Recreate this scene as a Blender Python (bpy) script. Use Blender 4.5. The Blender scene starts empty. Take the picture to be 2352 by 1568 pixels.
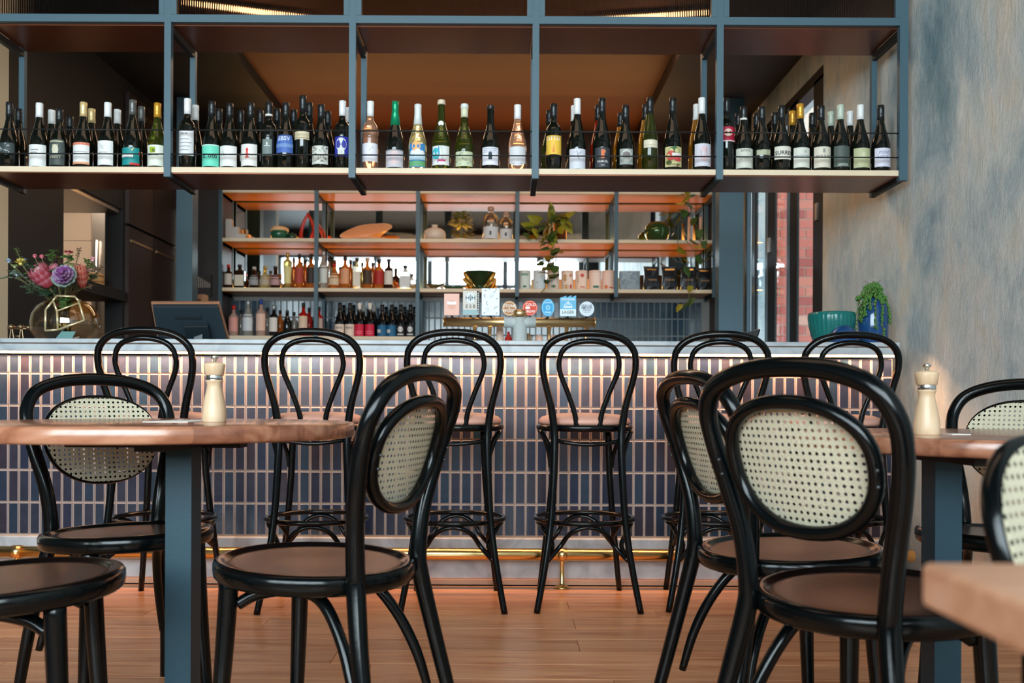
import bpy, math, random
from mathutils import Vector, Matrix
random.seed(7)
PI = math.pi
S = bpy.context.scene
COL = S.collection
# ------------------------------------------------------------------ camera
F, CH = 2100.0, 0.787          # focal length in pixels, camera height in metres
VX, VY = 1159.0, 925.0         # vanishing point of the depth direction in the photograph
RHO = 0.0048                   # slight roll
cam_d = bpy.data.cameras.new('camera')
cam = bpy.data.objects.new('camera', cam_d); COL.objects.link(cam)
cam_d.sensor_width = 36.0; cam_d.sensor_fit = 'HORIZONTAL'
cam_d.lens = F / 2352.0 * 36.0
cam_d.shift_x = (1176 - VX) / 2352.0
cam_d.shift_y = (VY - 784) / 2352.0
cam_d.clip_start = 0.05; cam_d.clip_end = 200
cam.location = (0, 0, CH)
cam.rotation_euler = (PI / 2, -RHO, 0)
cam_d.dof.use_dof = True
cam_d.dof.focus_distance = 2.8
cam_d.dof.aperture_fstop = 4.8
S.camera = cam

def P(px, py, Y):
    """a pixel of the photograph at depth Y -> X, Z"""
    dx, dy = px - VX, py - VY
    c, s = math.cos(RHO), math.sin(RHO)
    x, y = dx * c + dy * s, -dx * s + dy * c
    return x * Y / F, CH - y * Y / F
def PX(px, Y, py=VY): return P(px, py, Y)[0]
def PZ(py, Y, px=VX): return P(px, py, Y)[1]

# ------------------------------------------------------------------ world, light, exposure
S.view_settings.view_transform = 'Standard'
try: S.view_settings.look = 'None'
except Exception: pass
S.view_settings.exposure = 0.0
S.view_settings.gamma = 1.0
S.view_settings.use_curve_mapping = False
S.cycles.max_bounces = 8
S.cycles.glossy_bounces = 5
S.cycles.transmission_bounces = 8
S.cycles.transparent_max_bounces = 12
S.cycles.sample_clamp_indirect = 6.0
S.cycles.caustics_reflective = False
S.cycles.caustics_refractive = False
W = bpy.data.worlds.new('sky'); S.world = W; W.use_nodes = True
nt = W.node_tree; nt.nodes.clear()
bg = nt.nodes.new('ShaderNodeBackground'); wo = nt.nodes.new('ShaderNodeOutputWorld')
bg.inputs[0].default_value = (0.80, 0.92, 1.0, 1); bg.inputs[1].default_value = 3.4
nt.links.new(bg.outputs[0], wo.inputs[0])

def area(name, loc, target, sx, sy, watts, col, spread=PI):
    d = bpy.data.lights.new(name, 'AREA'); d.shape = 'RECTANGLE'
    d.size, d.size_y, d.energy, d.color = sx, sy, watts, col
    d.spread = spread
    o = bpy.data.objects.new(name, d); COL.objects.link(o)
    o.location = loc
    o.rotation_euler = (Vector(target) - Vector(loc)).to_track_quat('-Z', 'Y').to_euler()
    return o
DAY = (0.80, 0.93, 1.0)
WARM = (1.0, 0.46, 0.16)
WIN_Y = -3.0
WIN_PANES = [(-4.45, -3.05), (-2.95, -1.55), (-1.45, -0.05), (0.05, 1.45)]
WIN_TOP, WIN_MID, WIN_BOT = 3.65, 3.1, 1.25
for i, (a, b) in enumerate(WIN_PANES):
    area('window_daylight', ((a + b) / 2, WIN_Y - 0.12, (WIN_TOP + WIN_BOT) / 2), ((a + b) / 2, 5, (WIN_TOP + WIN_BOT) / 2),
         b - a, WIN_TOP - WIN_BOT, 205.0, DAY)
# warm strip under the counter lip
area('counter_strip_light', (-0.3, 3.932, 0.9995), (-0.3, 3.975, 0.92), 4.0, 0.010, 50.0, (1.0, 0.52, 0.26))
# warm strips lying at the back of the shelves, shining up at the boards above
for z in (2.112, 1.722):
    area('shelf_strip_light', (-0.3, 7.50, z), (-0.3, 7.40, z + 0.3), 3.9, 0.02, 7.0, (1.0, 0.50, 0.10))
area('shelf_up_light', (-0.3, 7.40, 2.53), (-0.3, 6.4, 3.2), 3.3, 0.05, 6.0, (1.0, 0.54, 0.22))
area('bar_down_light', (-0.2, 5.6, 3.05), (-0.2, 5.75, 0), 2.8, 0.3, 30.0, (1.0, 0.66, 0.40))
area('kitchen_light', (-3.4, 6.9, 2.9), (-3.4, 7.3, 0), 1.0, 1.0, 46.0, (1.0, 0.80, 0.62))
area('room_warm_light', (-0.4, 2.3, 4.1), (-0.4, 2.5, 0), 3.5, 1.2, 20.0, (1.0, 0.70, 0.48))

# ------------------------------------------------------------------ materials
def C(r, g, b):
    f = lambda v: (v / 255 / 12.92) if v / 255 <= 0.04045 else ((v / 255 + 0.055) / 1.055) ** 2.4
    return (f(r), f(g), f(b), 1.0)
MC = {}
def mat(name, col, rough=0.5, metal=0.0, trans=0.0, emit=0.0, coat=0.0, bump=0.0, bscale=60.0, spec=0.5, vary=0.0, ior=1.45):
    key = (name, tuple(col), rough, metal, trans, emit)
    if key in MC: return MC[key]
    m = bpy.data.materials.new(name); m.use_nodes = True
    n = m.node_tree.nodes; l = m.node_tree.links
    p = n['Principled BSDF']
    p.inputs['Base Color'].default_value = col
    p.inputs['Roughness'].default_value = rough
    p.inputs['Metallic'].default_value = metal
    p.inputs['Transmission Weight'].default_value = trans
    p.inputs['Specular IOR Level'].default_value = spec
    p.inputs['IOR'].default_value = ior
    if coat: p.inputs['Coat Weight'].default_value = coat; p.inputs['Coat Roughness'].default_value = 0.08
    if emit:
        p.inputs['Emission Color'].default_value = col; p.inputs['Emission Strength'].default_value = emit
    if bump or vary:
        tc = n.new('ShaderNodeTexCoord')
        no = n.new('ShaderNodeTexNoise'); no.inputs['Scale'].default_value = bscale; no.inputs['Detail'].default_value = 3
        l.new(tc.outputs['Object'], no.inputs['Vector'])
        if bump:
            b = n.new('ShaderNodeBump'); b.inputs['Strength'].default_value = bump; b.inputs['Distance'].default_value = 0.004
            l.new(no.outputs['Fac'], b.inputs['Height']); l.new(b.outputs[0], p.inputs['Normal'])
        if vary:
            mx = n.new('ShaderNodeMixRGB'); mx.blend_type = 'MULTIPLY'; mx.inputs[0].default_value = vary
            mx.inputs[1].default_value = col
            l.new(no.outputs['Fac'], mx.inputs[2]); l.new(mx.outputs[0], p.inputs['Base Color'])
    MC[key] = m
    return m
def ramp(n, stops):
    r = n.new('ShaderNodeValToRGB'); e = r.color_ramp.elements
    e[0].position, e[0].color = stops[0]; e[1].position, e[1].color = stops[-1]
    for p_, c_ in stops[1:-1]:
        x = e.new(p_); x.color = c_
    return r
def nodemat(name):
    m = bpy.data.materials.new(name); m.use_nodes = True
    return m, m.node_tree.nodes, m.node_tree.links, m.node_tree.nodes['Principled BSDF']
def tile_mat(island, stops, name, rough=0.2):
    m, n, l, p = nodemat(name)
    if island:
        g = n.new('ShaderNodeNewGeometry'); src = g.outputs['Random Per Island']
    else:
        g = n.new('ShaderNodeObjectInfo'); src = g.outputs['Random']
    r = ramp(n, stops); l.new(src, r.inputs[0])
    tc = n.new('ShaderNodeTexCoord'); no = n.new('ShaderNodeTexNoise'); no.inputs['Scale'].default_value = 28
    l.new(tc.outputs['Object'], no.inputs['Vector'])
    mx = n.new('ShaderNodeMixRGB'); mx.blend_type = 'OVERLAY'; mx.inputs[0].default_value = 0.35
    l.new(r.outputs[0], mx.inputs[1]); l.new(no.outputs['Fac'], mx.inputs[2])
    l.new(mx.outputs[0], p.inputs['Base Color'])
    b = n.new('ShaderNodeBump'); b.inputs['Strength'].default_value = 0.12; b.inputs['Distance'].default_value = 0.0015
    n2 = n.new('ShaderNodeTexNoise'); n2.inputs['Scale'].default_value = 45
    l.new(tc.outputs['Object'], n2.inputs['Vector'])
    l.new(n2.outputs['Fac'], b.inputs['Height']); l.new(b.outputs[0], p.inputs['Normal'])
    p.inputs['Roughness'].default_value = rough
    p.inputs['Specular IOR Level'].default_value = 0.45
    return m
TS = [(0, C(27, 38, 60)), (0.25, C(42, 43, 58)), (0.5, C(30, 48, 66)), (0.75, C(48, 40, 50)), (1, C(34, 53, 71))]
M_tile = tile_mat(False, TS, 'glazed_navy_tile'); M_tile_i = tile_mat(True, TS, 'glazed_navy_tile_rows')
TB = [(0, C(38, 56, 68)), (0.5, C(52, 72, 84)), (1, C(44, 56, 70))]
M_btile = tile_mat(False, TB, 'glazed_slate_tile', 0.12)

def wood_mat(name, c1, c2, c3, rough, scale=(1.2, 14, 14), rnd=True, coat=0.0, seam=False):
    m, n, l, p = nodemat(name)
    tc = n.new('ShaderNodeTexCoord'); mp = n.new('ShaderNodeMapping'); mp.inputs['Scale'].default_value = scale
    l.new(tc.outputs['Object'], mp.inputs['Vector'])
    oi = n.new('ShaderNodeObjectInfo')
    ad = n.new('ShaderNodeVectorMath'); ad.operation = 'ADD'
    ml = n.new('ShaderNodeMath'); ml.operation = 'MULTIPLY'; ml.inputs[1].default_value = 37.0 if rnd else 0.0
    l.new(oi.outputs['Random'], ml.inputs[0]); l.new(mp.outputs[0], ad.inputs[0]); l.new(ml.outputs[0], ad.inputs[1])
    no = n.new('ShaderNodeTexNoise'); no.inputs['Scale'].default_value = 2.2; no.inputs['Detail'].default_value = 7; no.inputs['Distortion'].default_value = 0.8
    l.new(ad.outputs[0], no.inputs['Vector'])
    r = ramp(n, [(0.28, c1), (0.5, c2), (0.75, c3)]); l.new(no.outputs['Fac'], r.inputs[0])
    out = r.outputs[0]
    if rnd:
        hs = n.new('ShaderNodeHueSaturation'); mr = n.new('ShaderNodeMapRange')
        mr.inputs[3].default_value = 0.84; mr.inputs[4].default_value = 1.14
        l.new(oi.outputs['Random'], mr.inputs[0]); l.new(mr.outputs[0], hs.inputs['Value']); l.new(out, hs.inputs['Color']); out = hs.outputs[0]
    if seam:
        br = n.new('ShaderNodeTexBrick'); br.inputs['Scale'].default_value = 1.0; br.inputs['Brick Width'].default_value = 0.33
        br.inputs['Row Height'].default_value = 0.055; br.inputs['Mortar Size'].default_value = 0.0
        br.inputs['Color1'].default_value = C(150, 108, 86); br.inputs['Color2'].default_value = C(206, 172, 148)
        l.new(tc.outputs['Object'], br.inputs['Vector'])
        mx = n.new('ShaderNodeMixRGB'); mx.blend_type = 'MULTIPLY'; mx.inputs[0].default_value = 0.85
        l.new(out, mx.inputs[1]); l.new(br.outputs[0], mx.inputs[2]); out = mx.outputs[0]
    l.new(out, p.inputs['Base Color'])
    p.inputs['Roughness'].default_value = rough
    if coat: p.inputs['Coat Weight'].default_value = coat; p.inputs['Coat Roughness'].default_value = 0.12
    b = n.new('ShaderNodeBump'); b.inputs['Strength'].default_value = 0.12; b.inputs['Distance'].default_value = 0.002
    l.new(no.outputs['Fac'], b.inputs['Height']); l.new(b.outputs[0], p.inputs['Normal'])
    return m
M_floor = wood_mat('oak_floor_board', C(176, 112, 74), C(206, 146, 104), C(222, 168, 126), 0.30)
M_table = wood_mat('walnut_table', C(150, 100, 76), C(206, 158, 132), C(232, 196, 172), 0.26, (3, 11, 11), False, 0.35, True)
M_seatw = wood_mat('dark_stained_seat_wood', C(30, 15, 11), C(46, 24, 16), C(62, 34, 22), 0.3, (4, 30, 10), False, 0.0)
M_beech = wood_mat('pale_beech', C(196, 162, 126), C(210, 180, 146), C(220, 194, 164), 0.4, (14, 14, 2.5), False)
M_black = mat('black_lacquered_bentwood', C(5, 8, 9), 0.17, spec=0.32, bump=0.05, bscale=35)
M_cane = mat('woven_cane', C(216, 206, 178), 0.6, bump=0.9, bscale=420, vary=0.25)
M_steel = mat('grey_blue_painted_steel', C(64, 90, 102), 0.45, bump=0.08, bscale=300)
M_steel2 = mat('blue_painted_table_steel', C(24, 56, 68), 0.5, bump=0.1, bscale=400)
M_dark = mat('matt_black_paint', C(22, 22, 22), 0.6, bump=0.05)
M_brown = mat('dark_brown_laminate', C(58, 42, 36), 0.45, vary=0.2)
M_shelf = mat('pale_shelf_board', C(226, 206, 176), 0.5, vary=0.12, bscale=20)
M_copper = mat('bronze_lacquer_board', C(130, 74, 48), 0.28, metal=0.5, vary=0.3, bscale=5)
M_brass = mat('polished_brass', C(240, 204, 136), 0.24, metal=1.0)
M_brass2 = mat('aged_brass', C(216, 180, 130), 0.32, metal=1.0, bump=0.05, bscale=80)
M_chrome = mat('chrome', C(220, 224, 226), 0.1, metal=1.0)
M_inox = mat('brushed_stainless', C(196, 190, 182), 0.32, metal=1.0, bump=0.1)
M_leather = mat('dusty_pink_leather', C(206, 152, 134), 0.42, bump=0.15, bscale=200)
M_white = mat('white_plastic', C(232, 230, 226), 0.4)
M_frost = mat('frosted_brass', C(206, 214, 214), 0.6, metal=0.35, bump=1.0, bscale=320)
M_grout = mat('sand_grout', C(196, 160, 130), 0.8, bump=0.3, bscale=300)
M_grout2 = mat('grey_grout', C(150, 150, 146), 0.7)
M_green = mat('leaf_green', C(66, 96, 44), 0.4, vary=0.4, bscale=25)
M_green2 = mat('yellow_green_leaf', C(160, 150, 44), 0.4, vary=0.4, bscale=25)
M_green3 = mat('grey_green_leaf', C(104, 130, 112), 0.5, vary=0.4, bscale=30)
M_stem = mat('plant_stem', C(96, 92, 50), 0.6)

def marble_mat(name, c1, c2, c3, scale, rough=0.35):
    m, n, l, p = nodemat(name)
    tc = n.new('ShaderNodeTexCoord')
    no = n.new('ShaderNodeTexNoise'); no.inputs['Scale'].default_value = scale; no.inputs['Detail'].default_value = 9; no.inputs['Distortion'].default_value = 1.4
    l.new(tc.outputs['Object'], no.inputs['Vector'])
    r = ramp(n, [(0.30, c1), (0.5, c2), (0.72, c3)]); l.new(no.outputs['Fac'], r.inputs[0]); l.new(r.outputs[0], p.inputs['Base Color'])
    p.inputs['Roughness'].default_value = rough
    return m
M_marble = marble_mat('pale_grey_marble', C(142, 152, 160), C(164, 173, 178), C(180, 187, 190), 9)
M_plinth = marble_mat('grey_stone_plinth', C(148, 146, 148), C(172, 170, 172), C(190, 188, 188), 7, 0.5)

def plaster_mat():
    m, n, l, p = nodemat('mottled_venetian_plaster')
    tc = n.new('ShaderNodeTexCoord')
    mp = n.new('ShaderNodeMapping'); mp.inputs['Scale'].default_value = (1, 1.3, 0.85); l.new(tc.outputs['Object'], mp.inputs[0])
    a = n.new('ShaderNodeTexNoise'); a.inputs['Scale'].default_value = 1.5; a.inputs['Detail'].default_value = 9; a.inputs['Roughness'].default_value = 0.62; a.inputs['Distortion'].default_value = 0.5
    l.new(mp.outputs[0], a.inputs['Vector'])
    ra = ramp(n, [(0.30, C(116, 146, 158)), (0.42, C(170, 188, 194)), (0.53, C(206, 214, 212)), (0.64, C(222, 214, 198)), (0.76, C(212, 192, 166))])
    l.new(a.outputs['Fac'], ra.inputs[0])
    mp2 = n.new('ShaderNodeMapping'); mp2.inputs['Scale'].default_value = (3, 4, 2.2); l.new(tc.outputs['Object'], mp2.inputs[0])
    b = n.new('ShaderNodeTexNoise'); b.inputs['Scale'].default_value = 4; b.inputs['Detail'].default_value = 12; b.inputs['Roughness'].default_value = 0.74; b.inputs['Distortion'].default_value = 0.25
    l.new(mp2.outputs[0], b.inputs['Vector'])
    rb = ramp(n, [(0.3, C(150, 158, 160)), (0.5, C(196, 196, 196)), (0.72, C(240, 238, 232))]); l.new(b.outputs['Fac'], rb.inputs[0])
    mx = n.new('ShaderNodeMixRGB'); mx.blend_type = 'OVERLAY'; mx.inputs[0].default_value = 0.5
    l.new(ra.outputs[0], mx.inputs[1]); l.new(rb.outputs[0], mx.inputs[2]); l.new(mx.outputs[0], p.inputs['Base Color'])
    p.inputs['Roughness'].default_value = 0.55
    bu = n.new('ShaderNodeBump'); bu.inputs['Strength'].default_value = 0.8; bu.inputs['Distance'].default_value = 0.012
    l.new(b.outputs['Fac'], bu.inputs['Height']); l.new(bu.outputs[0], p.inputs['Normal'])
    return m
M_plaster = plaster_mat()

def thin_glass(name, tint, fac=0.12, rough=0.02):
    m, n, l, p = nodemat(name)
    n.remove(p); out = [x for x in n if x.type == 'OUTPUT_MATERIAL'][0]
    t = n.new('ShaderNodeBsdfTransparent'); t.inputs[0].default_value = tint
    g = n.new('ShaderNodeBsdfGlossy'); g.inputs['Roughness'].default_value = rough
    lw = n.new('ShaderNodeLayerWeight'); lw.inputs[0].default_value = 0.35
    mr = n.new('ShaderNodeMapRange'); mr.inputs[3].default_value = fac; mr.inputs[4].default_value = 0.4
    l.new(lw.outputs['Facing'], mr.inputs[0])
    mx = n.new('ShaderNodeMixShader'); l.new(mr.outputs[0], mx.inputs[0]); l.new(t.outputs[0], mx.inputs[1]); l.new(g.outputs[0], mx.inputs[2])
    l.new(mx.outputs[0], out.inputs[0])
    return m
M_pane = thin_glass('window_glass', (0.95, 0.97, 0.97, 1), 0.04)
M_vase = thin_glass('clear_amber_vase_glass', C(236, 222, 196), 0.10)
M_clear = thin_glass('clear_bottle_glass', C(240, 236, 228), 0.10)
M_ribbed = mat('ribbed_smoked_glass', C(160, 136, 118), 0.05, trans=1.0, ior=1.3)

# ------------------------------------------------------------------ mesh helpers
def catmull(pts, n=6, closed=False):
    out = []; N = len(pts)
    if N == 2 and not closed: return [tuple(p) for p in pts]
    rng = range(N if closed else N - 1)
    for i in rng:
        g = (lambda k: pts[k % N]) if closed else (lambda k: pts[max(0, min(N - 1, k))])
        p0, p1, p2, p3 = g(i - 1), g(i), g(i + 1), g(i + 2)
        for j in range(n):
            t = j / n
            out.append(tuple(0.5 * (2 * b + (c - a) * t + (2 * a - 5 * b + 4 * c - d) * t * t + (3 * b - a - 3 * c + d) * t ** 3)
                             for a, b, c, d in zip(p0, p1, p2, p3)))
    if not closed: out.append(tuple(pts[-1]))
    return out

class MB:
    def __init__(s): s.v = []; s.f = []; s.sm = []; s.mi = []
    def add(s, vs, fs, sm=False, mi=0):
        o = len(s.v); s.v += [tuple(v) for v in vs]
        for f in fs: s.f.append([i + o for i in f]); s.sm.append(sm); s.mi.append(mi)
        return s
    def box(s, x0, x1, y0, y1, z0, z1, mi=0):
        vs = [(x, y, z) for z in (z0, z1) for y in (y0, y1) for x in (x0, x1)]
        return s.add(vs, [(0, 2, 3, 1), (4, 5, 7, 6), (0, 1, 5, 4), (2, 6, 7, 3), (0, 4, 6, 2), (1, 3, 7, 5)], False, mi)
    def cbox(s, x0, x1, y0, y1, z0, z1, c, mi=0):
        """box with chamfered vertical edges and a chamfered top and bottom"""
        def ring(d, z): 
            a, b, e, g = x0 + d, x1 - d, y0 + d, y1 - d
            k = c * 0.7
            return [(a + k, e, z), (b - k, e, z), (b, e + k, z), (b, g - k, z), (b - k, g, z), (a + k, g, z), (a, g - k, z), (a, e + k, z)]
        vs = ring(c * .7, z0) + ring(0, z0 + c) + ring(0, z1 - c) + ring(c * .7, z1)
        fs = [tuple(range(7, -1, -1)), tuple(range(24, 32))]
        for r in range(3):
            for i in range(8): j = (i + 1) % 8; fs.append((r * 8 + i, r * 8 + j, r * 8 + 8 + j, r * 8 + 8 + i))
        return s.add(vs, fs, False, mi)
    def tube(s, pts, r, seg=10, n=5, closed=False, mi=0, flat=1.0):
        """r: a radius or a list of radii, one per control point"""
        rr = r if isinstance(r, (list, tuple)) else [r] * len(pts)
        q = catmull([tuple(p) + (a,) for p, a in zip(pts, rr)], n, closed)
        P3 = [Vector(a[:3]) for a in q]; R = [a[3] for a in q]; N = len(P3)
        T = []
        for i in range(N):
            a = P3[(i - 1) % N] if (closed or i > 0) else P3[0]; b = P3[(i + 1) % N] if (closed or i < N - 1) else P3[-1]
            T.append((b - a).normalized())
        up = Vector((0, 0, 1)) if abs(T[0].z) < 0.9 else Vector((0, 1, 0))
        nn = (up - T[0] * up.dot(T[0])).normalized()
        vs = []
        for i in range(N):
            nn = (nn - T[i] * nn.dot(T[i])).normalized(); bb = T[i].cross(nn)
            for k in range(seg):
                a = 2 * PI * k / seg
                vs.append(P3[i] + (nn * math.cos(a) + bb * math.sin(a) * flat) * R[i])
        fs = []
        for i in range(N if closed else N - 1):
            i2 = (i + 1) % N
            for k in range(seg):
                k2 = (k + 1) % seg; fs.append((i * seg + k, i * seg + k2, i2 * seg + k2, i2 * seg + k))
        s.add(vs, fs, True, mi)
        if not closed:
            o = len(s.v) - len(vs)
            s.f.append([o + k for k in range(seg - 1, -1, -1)]); s.sm.append(False); s.mi.append(mi)
            s.f.append([o + (N - 1) * seg + k for k in range(seg)]); s.sm.append(False); s.mi.append(mi)
        return s
    def rod(s, a, b, r, seg=8, mi=0): return s.tube([a, b], r, seg, 1, False, mi)
    def lathe(s, prof, cx=0, cy=0, cz=0, n=20, mi=0, sm=True, sx=1.0, sy=1.0, ribs=0, ramp_=0.0):
        """prof: (radius, z) from bottom to top; a radius near 0 closes the end"""
        vs = []; 
        for r, z in prof:
            for k in range(n):
                a = 2 * PI * k / n; q = r * (1 + (ramp_ * math.cos(ribs * a) if ribs else 0))
                vs.append((cx + q * sx * math.cos(a), cy + q * sy * math.sin(a), cz + z))
        fs = []
        for i in range(len(prof) - 1):
            for k in range(n):
                k2 = (k + 1) % n; fs.append((i * n + k, i * n + k2, (i + 1) * n + k2, (i + 1) * n + k))
        fs.append(tuple(range(n - 1, -1, -1))); fs.append(tuple(range((len(prof) - 1) * n, len(prof) * n)))
        return s.add(vs, fs, sm, mi)
    def prism(s, poly, y0, y1, mi=0, axis='y'):
        """poly in x,z extruded along y (axis 'y'), or in x,y extruded along z"""
        n = len(poly)
        if axis == 'y': vs = [(a, y0, b) for a, b in poly] + [(a, y1, b) for a, b in poly]
        elif axis == 'x': vs = [(y0, a, b) for a, b in poly] + [(y1, a, b) for a, b in poly]
        else: vs = [(a, b, y0) for a, b in poly] + [(a, b, y1) for a, b in poly]
        fs = [tuple(range(n)), tuple(range(2 * n - 1, n - 1, -1))] + [(i, i + n, (i + 1) % n + n, (i + 1) % n) for i in range(n)]
        return s.add(vs, fs, False, mi)
    def ball(s, c, r, n=10, m=7, sx=1, sy=1, sz=1, mi=0):
        prof = [(max(1e-4, r * math.sin(PI * i / m)), -r * math.cos(PI * i / m) * sz) for i in range(m + 1)]
        return s.lathe(prof, c[0], c[1], c[2], n, mi, True, sx, sy)
    def mesh(s, name, mats):
        me = bpy.data.meshes.new(name); me.from_pydata(s.v, [], s.f)
        for m in (mats if isinstance(mats, (list, tuple)) else [mats]): me.materials.append(m)
        me.polygons.foreach_set('use_smooth', s.sm); me.polygons.foreach_set('material_index', s.mi)
        me.update()
        return me
    def build(s, name, mats, parent=None, loc=None, rot=None):
        return link(name, s.mesh(name, mats), parent, loc, rot)
def link(name, me, parent=None, loc=None, rot=None):
    o = bpy.data.objects.new(name, me); COL.objects.link(o)
    if parent: o.parent = parent
    if loc: o.location = loc
    if rot: o.rotation_euler = rot
    return o
def tag(o, label, cat, group=None, kind=None):
    o['label'] = label; o['category'] = cat
    if group: o['group'] = group
    if kind: o['kind'] = kind
    return o
def thing(name, label, cat, loc=(0, 0, 0), rz=0, group=None):
    o = bpy.data.objects.new(name, None); COL.objects.link(o); o.empty_display_size = 0.05
    o.location = loc; o.rotation_euler = (0, 0, rz)
    return tag(o, label, cat, group)
def struct(name, mb, mats, label=None):
    o = mb.build(name, mats); o['kind'] = 'structure'
    if label: o['label'] = label
    return o
def bevel(o, w, seg=2):
    m = o.modifiers.new('bevel', 'BEVEL'); m.width = w; m.segments = seg; m.limit_method = 'ANGLE'
    return o
_txt = {}
def text_geo(t, bold=False):
    if t not in _txt:
        cu = bpy.data.curves.new('t', 'FONT'); cu.body = t; cu.align_x = 'CENTER'; cu.align_y = 'CENTER'; cu.resolution_u = 2
        cu.offset = 0.02
        o = bpy.data.objects.new('t', cu); COL.objects.link(o)
        dg = bpy.context.evaluated_depsgraph_get(); me = bpy.data.meshes.new_from_object(o.evaluated_get(dg))
        _txt[t] = ([tuple(v.co) for v in me.vertices], [tuple(p.vertices) for p in me.polygons])
        bpy.data.objects.remove(o); bpy.data.meshes.remove(me); bpy.data.curves.remove(cu)
    return _txt[t]
def ink(mb, shapes, fn, mats):
    """flat print. shapes in u,v (metres, v up); fn maps (u,v)->xyz; mats is a list that grows"""
    def mi(c):
        m = mat('printing_ink', C(*c), 0.6)
        if m not in mats: mats.append(m)
        return mats.index(m)
    for k, s in enumerate(shapes):
        e = 0.0002 * (k % 5 + 1)
        if s[0] == 'r':
            _, u0, v0, u1, v1, c = s; nu = 6
            vs = []; fs = []
            for i in range(nu + 1):
                u = u0 + (u1 - u0) * i / nu; vs += [fn(u, v0, e), fn(u, v1, e)]
            for i in range(nu): fs.append((2 * i, 2 * i + 2, 2 * i + 3, 2 * i + 1))
            mb.add(vs, fs, False, mi(c))
        elif s[0] == 'd':
            _, u, v, ru, rv, c = s; n = 18
            vs = [fn(u, v, e)] + [fn(u + ru * math.cos(2 * PI * i / n), v + rv * math.sin(2 * PI * i / n), e) for i in range(n)]
            mb.add(vs, [(0, 1 + i, 1 + (i + 1) % n) for i in range(n)], False, mi(c))
        elif s[0] == 'p':
            _, pts, c = s
            mb.add([fn(a, b, e) for a, b in pts], [tuple(range(len(pts)))], False, mi(c))
        elif s[0] == 't':
            _, t, u, v, h, c = s[:6]; rot = s[6] if len(s) > 6 else 0
            vs, fs = text_geo(t); ca, sa = math.cos(rot), math.sin(rot)
            mb.add([fn(u + (a * ca - b * sa) * h, v + (a * sa + b * ca) * h, e + .0004) for a, b, _z in vs], fs, False, mi(c))
        elif s[0] == 'l':
            _, a, b, w, c = s
            d = math.hypot(b[0] - a[0], b[1] - a[1]) or 1; nx, ny = -(b[1] - a[1]) / d * w / 2, (b[0] - a[0]) / d * w / 2
            mb.add([fn(a[0] + nx, a[1] + ny, e), fn(a[0] - nx, a[1] - ny, e), fn(b[0] - nx, b[1] - ny, e), fn(b[0] + nx, b[1] + ny, e)], [(0, 1, 2, 3)], False, mi(c))
# ================================================================== SETTING
XR = 1.85                      # right plaster wall
XL = -2.6                      # kitchen-side wall
# floor: boards laid along X, each a piece of the floor
fl = struct('floor', MB().box(-4.6, XR, WIN_Y, 9.2, -0.08, -0.012), mat('floor_underlay', C(70, 46, 34), 0.8))
me_pl = {}
for L in (1.1, 1.5, 1.9):
    b = MB().cbox(0, L - 0.0012, 0, 0.1458, -0.0115, 0.0, 0.0012)
    me_pl[L] = b.mesh('plank', M_floor)
rows = 0
y = 3.93 - 0.147
while y > -0.4:
    x = -3.0 + random.uniform(-0.9, 0)
    while x < XR - 0.02:
        L = random.choice([1.1, 1.5, 1.9])
        if y > 1.0 or x > -1.6:
            if x + L > XR:
                o = link('plank', MB().cbox(0, XR - x - 0.003, 0, 0.1458, -0.0115, 0.0, 0.0012).mesh('plank', M_floor), fl, (x, y, 0))
            else: link('plank', me_pl[L], fl, (x, y, 0))
        x += L
    y -= 0.147; rows += 1
sb = MB().box(-4.6, XR, WIN_Y, y + 0.146, -0.012, 0)
b_ = sb.build('plank', M_floor, fl); b_['kind'] = 'stuff'

mp_paint = mat('grey_wall_paint', C(90, 90, 88), 0.7, bump=0.1)
# right plaster wall with the opening of the folding doors behind it
wr = MB().box(XR, XR + 0.2, WIN_Y, 5.33, -0.02, 4.25).box(XR, XR + 0.2, 5.33, 7.3, 2.77, 4.25).box(XR, XR + 0.2, 7.02, 7.7, -0.02, 2.8)
struct('wall_right', wr, M_plaster)
# ceiling of the dining room and the lower copper-brown ceiling over the bar
struct('ceiling', MB().box(-4.6, XR + 0.2, WIN_Y - .1, 4.6, 4.2, 4.35), mat('dark_ceiling', C(30, 28, 27), 0.8))
M_ceil = mat('tan_painted_ceiling', C(136, 80, 44), 0.55, vary=0.15, bscale=3)
struct('trim_1', MB().box(-4.6, XR + 0.2, 4.6, 4.75, 3.06, 4.35), M_brown)
cb = MB().box(-1.72, XR + 0.1, 4.75, 7.7, 3.06, 3.2)
struct('trim_2', cb, M_ceil, 'tan ceiling above the bar')
struct('trim_12', MB().box(1.08, XR - .0, 4.76, 7.6, 2.96, 3.06), mat('dim_ceiling_brown', C(44, 28, 22), .6), 'dark box added for the dim right part of the ceiling')  # added box; dimness of the ceiling's right side is put into its colour
struct('trim_3', MB().box(-4.6, -1.72, 4.75, 8.6, 2.98, 3.2), M_dark, 'black ceiling over the kitchen side')
# back wall with mirror band
YM = 7.62
struct('wall_back', MB().box(XL - .05, XR + .1, YM, YM + 0.15, -0.02, 3.2), M_brown)
# recessed downlight disc on the ceiling, left unlit
dc = thing('ceiling_downlight', 'round ceiling disc on the tan ceiling above the rack', 'vent', (-0.14, 5.88, 3.06))
MB().lathe([(0.075, -0.004), (0.075, 0), (0.03, 0.0)], 0, 0, 0, 24).build('backing', M_brown, dc)
MB().lathe([(0.08, -0.012), (0.075, -0.004), (0.04, -0.005), (0.035, -0.016), (0.001, -0.018)][::-1], 0, 0, 0, 24).build('disc', mat('brown_disc', C(104, 74, 52), 0.5), dc)
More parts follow.
